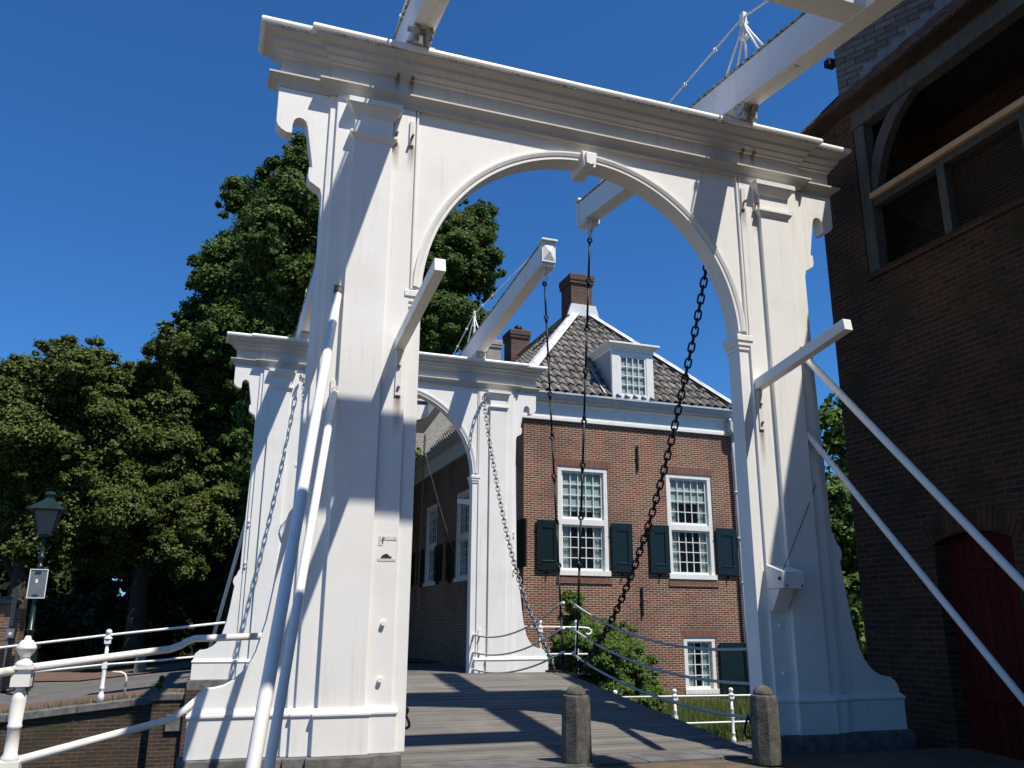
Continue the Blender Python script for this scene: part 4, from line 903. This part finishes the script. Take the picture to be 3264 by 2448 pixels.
tag(obj('utility_cabinet', MB().box(-6.98,-6.62,15.3,15.6,-.5,.36).loft([(-6.98,15.3),(-6.62,15.3),(-6.62,15.6),(-6.98,15.6)],[(.02,.361),(.03,.37),(.03,.40),(-.02,.42)]).box(-6.80,-6.79,15.29,15.298,-.4,.3), M['lampgreen'], at=(-6.8,15.45,-.5)), 'low dark green utility cabinet between the lamp and the pillar', 'cabinet')
def kerbstone(label, x, y):
    z = far_z(x, y)
    tag(obj('kerb_bollard', MB().loft([(x-.16,y-.16),(x+.16,y-.16),(x+.16,y+.16),(x-.16,y+.16)],[(0,z-.1),(-.02,z+.34),(-.06,z+.42),(-.1,z+.45)]), M['stone'], at=(x,y,z)), label, 'bollard', 'low stone posts across the road')
kerbstone('low square stone post across the road, nearer the lamp', -4.62, 19.4); kerbstone('low square stone post across the road, nearer the far portal', -3.05, 19.4); kerbstone('low square stone post across the road, close to the brick pillar', -7.9, 19.4)

# ------------------------------------------------------------------ foliage
def leaf_mesh(name, P, Nn, size, mat, seed, asp=.62):
    rng = np.random.default_rng(seed); n = len(P)
    Nn = Nn/np.linalg.norm(Nn, axis=1, keepdims=True)
    ref = rng.normal(size=(n,3)); u = np.cross(Nn, ref); u /= np.linalg.norm(u, axis=1, keepdims=True)+1e-9; v = np.cross(Nn, u)
    s = size*rng.uniform(.6,1.35,(n,1)); fold = Nn*s*.22
    V = np.empty((n,4,3)); V[:,0] = P-u*s*.5; V[:,1] = P+v*s*.5*asp-fold; V[:,2] = P+u*s*.5; V[:,3] = P-v*s*.5*asp-fold
    me = bpy.data.meshes.new(name); me.vertices.add(n*4); me.vertices.foreach_set('co', V.reshape(-1).astype(np.float32))
    me.loops.add(n*4); me.loops.foreach_set('vertex_index', np.arange(n*4, dtype=np.int32))
    me.polygons.add(n); me.polygons.foreach_set('loop_start', np.arange(0,n*4,4,dtype=np.int32)); me.update(calc_edges=True); me.materials.append(mat)
    return me
def crown_points(lobes, density, seed, nsub=16, rs=.36, core=.15, jit=.10):
    rng = np.random.default_rng(seed); Ps = []; Ns = []
    for (x, y, z, r) in lobes:
        c = np.array((x,y,z)); ns = max(7, int(nsub*max(.5, r/1.6))); nw = ns*2
        d = rng.normal(size=(ns+nw,3)); d /= np.linalg.norm(d,axis=1,keepdims=True)
        dist = np.concatenate([rng.uniform(.45,.88,ns), rng.uniform(.85,1.12,nw)])
        sc = c+d*r*dist[:,None]; sr = r*rs*np.concatenate([rng.uniform(.55,1.3,ns), rng.uniform(.18,.55,nw)])*min(1.0, 1.3/r**.35)
        sq3 = np.stack([rng.uniform(.8,1.35,ns+nw), rng.uniform(.8,1.35,ns+nw), rng.uniform(.45,.85,ns+nw)], 1)
        for cc, rr, sq in zip(sc, sr, sq3):
            m = max(8, int(density*rr*rr*4)); q = rng.normal(size=(m,3)); q /= np.linalg.norm(q,axis=1,keepdims=True)
            rad = rr*(rng.uniform(.25,1,(m,1))**.55)
            Ps.append(cc+q*rad*sq+rng.normal(size=(m,3))*rr*jit*1.8); out = (cc-c); out = out/(np.linalg.norm(out)+1e-6)
            Ns.append(q*.6+out*.4+np.array((0,0,.6))+rng.normal(size=(m,3))*.55)
        m = int(density*r*r*core*4); q = rng.normal(size=(m,3)); q /= np.linalg.norm(q,axis=1,keepdims=True)
        Ps.append(c+q*r*rng.uniform(.3,.8,(m,1))); Ns.append(q+rng.normal(size=(m,3))*.5)
    return np.concatenate(Ps), np.concatenate(Ns)
def tree(name, label, lobes, base, mat, size, density, seed, group=None, trunk=.45):
    t = thing(name, label, 'tree', base, group)
    P, Nn = crown_points(lobes, density, seed); off = np.array(base)
    me = leaf_mesh('crown', P-off, Nn, size, mat, seed); o = bpy.data.objects.new('crown', me); C.objects.link(o); o.parent = t
    b = Vector(base); rng = random.Random(seed); top = max(l[2] for l in lobes); cx = sum(l[0] for l in lobes)/len(lobes); cy = sum(l[1] for l in lobes)/len(lobes)
    mid = Vector((b.x*.6+cx*.4, b.y*.6+cy*.4, b.z+(top-b.z)*.35)); mb = MB()
    up = Vector((cx, cy, b.z+(top-b.z)*.45))
    mb.tube([b, b.lerp(mid,.12), b.lerp(mid,.5), mid, mid.lerp(up,.5), up], [trunk*1.35,trunk,trunk*.85,trunk*.7,trunk*.45,trunk*.12], 12)
    for l in [l for l in lobes if l[3] > 1.2]:
        e = Vector(l[:3])-Vector((0,0,l[3]*.5)); a = b.lerp(mid, rng.uniform(.55,1)) if e.z < mid.z+2 else mid.lerp(up, rng.uniform(.05,.7)); c_ = a.lerp(e,.5)+Vector((0,0,(e-a).length*.12))
        mb.tube([a, a.lerp(c_,.5)+Vector((0,0,.1)), c_, e], [trunk*.32,trunk*.24,trunk*.16,trunk*.04], 7)
    obj('trunk', mb, M['bark'], t); return t
LA = [(-0.87,29.18,19.74,1.9),(-0.75,29.84,21.91,1.09),(-2.24,32.33,19.09,1.79),(-2.87,31.36,15.99,2.02),(-0.97,29.21,15.65,2.26),(-3.48,30.71,13.66,1.64),(-4.54,30.91,12.73,1.32),(-1.85,29.5,12.19,2.2),(-3.37,32.03,10.81,1.87),(-0.12,29.3,12.32,2.02),(-1.9,30.52,8.92,2.2),(-3.91,31.07,8.26,1.79),(-0.54,30.69,6.61,2.2),(-2.7,31.38,5.59,1.98),(0.79,32.05,19.48,2.28),(-3.23,33.01,20.98,1.03),(-4.08,30.05,15.74,.82),(-1.6,32,17.3,2.3),(-2.2,32.5,14.2,2.4),(-2.9,32.6,11.6,2.3),(-4.4,32.2,10.2,1.6),(-4.9,31.8,8.3,1.6),(-5.3,31.5,11.4,1.0),(.2,32,9.5,2.3),(-3.6,32,6.6,2.0)]
LB = [(8.32,33.59,21.46,1.64),(8.96,33.78,18.92,1.5),(6.72,32.17,18.72,1.9),(6.29,31.01,14.99,1.81),(8.82,34.89,16.62,1.51),(5.11,32.19,16.72,2.09),(5.26,32.26,13.35,2.05),(3.55,34.57,19.48,2.7),(7.47,33.34,21.47,1.25),(9.19,32.89,19.39,1.11),(4.15,34.09,15.26,2.62),(2.91,31.12,10.97,2.36),(9.3,33.83,22.57,.97),(4.97,32.5,10.57,1.8)]
LC = [(-8.46,25.69,9.76,1.16),(-9.75,27.51,9.6,1.12),(-8.05,28.38,10.38,1.18),(-10.27,26.06,8.65,1.14),(-8.47,27.42,8.27,1.72),(-9.63,26.35,6.93,1.63),(-8.61,27.77,5.54,1.87),(-9.43,27.71,3.99,1.33),(-11.27,26.1,7.73,1.6),(-11.34,28.06,5.6,1.66),(-7.64,27.5,6.6,1.37),(-7.91,27.58,3.88,1.17),(-9.0,28.2,7.0,1.7),(-10.6,27.9,4.2,1.4),(-8.9,28.4,5.0,1.5)]
LD = [(-6.86,29.52,9.46,1.22),(-6.87,28.27,7.5,1.6),(-5.9,29.33,10.28,1.04),(-5.88,29.71,8.43,1.6),(-6.65,27.23,5.07,1.53),(-4.94,29.62,6.2,1.68),(-3.72,28.16,4.62,1.43),(-5.61,28.43,3.69,1.05),(-4.08,27.37,3.32,1.04),(-6.45,29.13,10.66,.71),(-5.47,27.83,11.66,.83),(-3.54,29.69,6.29,1.32),(-5.6,29.2,7.5,1.5),(-5.3,29.0,9.3,1.0),(-6.3,29.6,4.0,1.4),(-4.9,29.8,4.4,1.5)]
LR = [(14.39,13.55,6.85,.78),(15.81,14.12,5.9,1.17),(14.47,13.8,4.34,1.12),(15.54,14.23,3.03,1.13),(13.81,13.39,1.61,1.06),(14.6,13.36,.35,1.05),(17.3,14.49,7.61,1.22),(16.04,14.5,7.97,.61)]
LF = [(1.2,22,5.0,1.2),(1.75,23,7.2,1.2),(.6,21.5,7.0,1.4),(1.4,24,4.2,1.2),(.8,22.5,3.2,1.0),(1.9,24.5,8.6,1.0)]
LE = [(-2.15,16.01,5.13,.86),(-1.66,16.37,6.91,1.15),(-.59,17.72,8.64,1.53),(.62,17.2,7.76,1.37),(.55,16.03,5.46,1.1),(-.64,16.84,5.78,1.43),(1.25,16.95,6.23,.41),(1.2,16.18,6.88,.4),(-1.71,17.56,4.12,.91),(-.38,16.07,4.13,1.05),(-2.09,17.48,12.07,1.05),(-1.77,19.46,11.05,1.19),(-0.82,17.46,11.65,1.42),(0.7,18.87,11.82,1.51),(0.97,19.11,10.33,1.28),(-0.56,17.67,10.25,1.41),(-0.76,17.81,13.55,1.24),(0.4,17.62,13.18,1.25)]
G = 'trees in the park beyond the road'
tree('lime_tree', 'tallest dark green tree rising behind the near left pier', LA, (-1.8,31,-.6), M['leafA'], .165, 720, 11, G, .5)
tree('lime_tree', 'tall green tree seen through the upper left of the near arch', LB, (5.2,33,-.6), M['leafA'], .165, 700, 12, G, .5)
tree('maple_tree', 'broad rounded tree with olive tinted leaves at the left edge, behind the lamp', LC, (-9.2,27.3,-.6), M['leafC'], .14, 900, 13, G, .4)
tree('maple_tree', 'lower tree filling the gap between the broad left tree and the tallest tree', LD, (-5.4,28.8,-.6), M['leafC'], .14, 900, 14, G, .38)
tree('added_shade_tree', 'dark leafy tree added in the street to shade the house wall, mostly hidden behind the near left pier', LE, (-1.0,17,-.2), M['leafA'], .16, 620, 16, None, .22)  # added crown that keeps sky light off the house side wall
tree('added_shade_tree', 'leafy tree added over the street beyond the far arch to shade the house wall, just showing at its left edge', LF, (-.2,23,-.2), M['leafA'], .16, 620, 17, None, .22)  # second added crown, blocks more sky from the side wall
tree('garden_tree', 'bright green tree showing between the near right pier and the dark gatehouse', LR, (15.2,14.2,-1.1), M['leafR'], .22, 300, 15, None, .22)
# far wood: one mass behind the trees
rng = np.random.default_rng(5); wl = []
for k in range(110):
    x = rng.uniform(-30, 44); wl.append((x, rng.uniform(36,42), rng.uniform(-.2,7.5), rng.uniform(1.8,2.8)))
P, Nn = crown_points(wl, 46, 21, core=.6); me = leaf_mesh('far_wood', P, Nn, .55, M['leafW'], 3); o = bpy.data.objects.new('far_wood', me); C.objects.link(o); o['kind'] = 'stuff'
wl = []
for k in range(60):
    x = rng.uniform(-22, 2.5); wl.append((x, rng.uniform(30.5,35), rng.uniform(-.5,1.0), rng.uniform(.8,1.4)))
P, Nn = crown_points(wl, 120, 22, core=.5); me = leaf_mesh('undergrowth', P, Nn, .26, M['leafW'], 4); o = bpy.data.objects.new('undergrowth', me); C.objects.link(o); o['kind'] = 'stuff'
# shrub at the house corner
t = thing('shrub', 'leafy green shrub growing against the brick house behind the black rods', 'shrub', (4.8,10.5,-1.2))
LS = [(4.43,10.44,1.43,.25),(4.57,10.65,.94,.36),(4.53,10.22,.47,.49),(4.27,10.61,.46,.40),(4.95,10.2,.18,.59),(5.64,10.68,.45,.52),(4.98,10.47,.65,.46),(5.97,10.46,-.03,.41),(4.19,10.68,.07,.40),(4.7,10.3,-.5,.6),(5.5,10.4,-.4,.55),(6.1,10.5,-.6,.45)]
P, Nn = crown_points(LS, 3600, 31, nsub=34, rs=.42); off = np.array((4.8,10.5,-1.2))
me = leaf_mesh('foliage', P-off, Nn, .062, M['leafB'], 6, .5); o = bpy.data.objects.new('foliage', me); C.objects.link(o); o.parent = t
mb = MB()
for l in LS: mb.tube([(4.9,10.5,-1.25),(4.9+(l[0]-4.9)*.4,10.5,-1.2+(l[2]+1.2)*.5),l[:3]], [.035,.025,.008], 6)
obj('stems', mb, M['bark'], t)
# ivy on the pale building and its own thing
LI = [(4.5,28.3,8.5,.40),(4.8,28.3,8.0,.35),(4.4,28.3,7.3,.6),(4.45,28.3,10.6,.30),(4.2,28.3,6.0,.6),(4.0,28.3,9.4,.35),(5.1,28.35,7.75,.22)]
P, Nn = crown_points(LI, 420, 33); me = leaf_mesh('ivy', P-np.array((4.4,28.3,-.4)), Nn, .17, M['leafR'], 8); o = bpy.data.objects.new('ivy', me); C.objects.link(o); o.location = (4.4,28.3,-.4); tag(o, 'green ivy climbing the left edge of the pale brick building', 'ivy')
# garden grass
def blades(name, x0, x1, y0, y1, n, h, zf, mat, seed):
    rng = np.random.default_rng(seed); x = rng.uniform(x0,x1,n); y = rng.uniform(y0,y1,n); hh = h*rng.uniform(.5,1.3,n); lean = rng.normal(0,.25,(n,2))*hh[:,None]; a = rng.uniform(0,math.pi,n); wv = .009
    z = np.array([zf(a_, b_) for a_, b_ in zip(x, y)]); V = np.empty((n,3,3))
    V[:,0] = np.stack([x-np.cos(a)*wv, y-np.sin(a)*wv, z],1); V[:,1] = np.stack([x+np.cos(a)*wv, y+np.sin(a)*wv, z],1); V[:,2] = np.stack([x+lean[:,0], y+lean[:,1], z+hh],1)
    me = bpy.data.meshes.new(name); me.from_pydata(V.reshape(-1,3).tolist(), [], np.arange(n*3).reshape(-1,3).tolist()); me.materials.append(mat)
    o = bpy.data.objects.new(name, me); C.objects.link(o); o['kind'] = 'stuff'; return o
blades('tall_grass', 3.8, 10.5, 9.35, 11.4, 16000, .5, garden_z, M['grass'], 41)
blades('quay_weeds', -8, -3.4, 9.36, 9.6, 500, .10, lambda x, y: far_z(x, y), M['grass'], 42)
blades('street_weeds', -1.5, 1.6, 9.4, 9.9, 500, .10, lambda x, y: -.12, M['grass'], 43)
t = thing('weed', 'small green weed growing on the far quay coping beside the far pier', 'plant', (-3.78,9.2,-.19))
P, Nn = crown_points([(-3.78,9.2,-.08,.07),(-3.77,9.2,.03,.05)], 9000, 51, nsub=14); me = leaf_mesh('leaves', P-np.array((-3.78,9.2,-.19)), Nn, .05, M['leafR'], 9, .4); o = bpy.data.objects.new('leaves', me); C.objects.link(o); o.parent = t
obj('stem', MB().tube([(-3.78,9.2,-.2),(-3.775,9.2,.05)], .006, 5), M['leafR'], t)
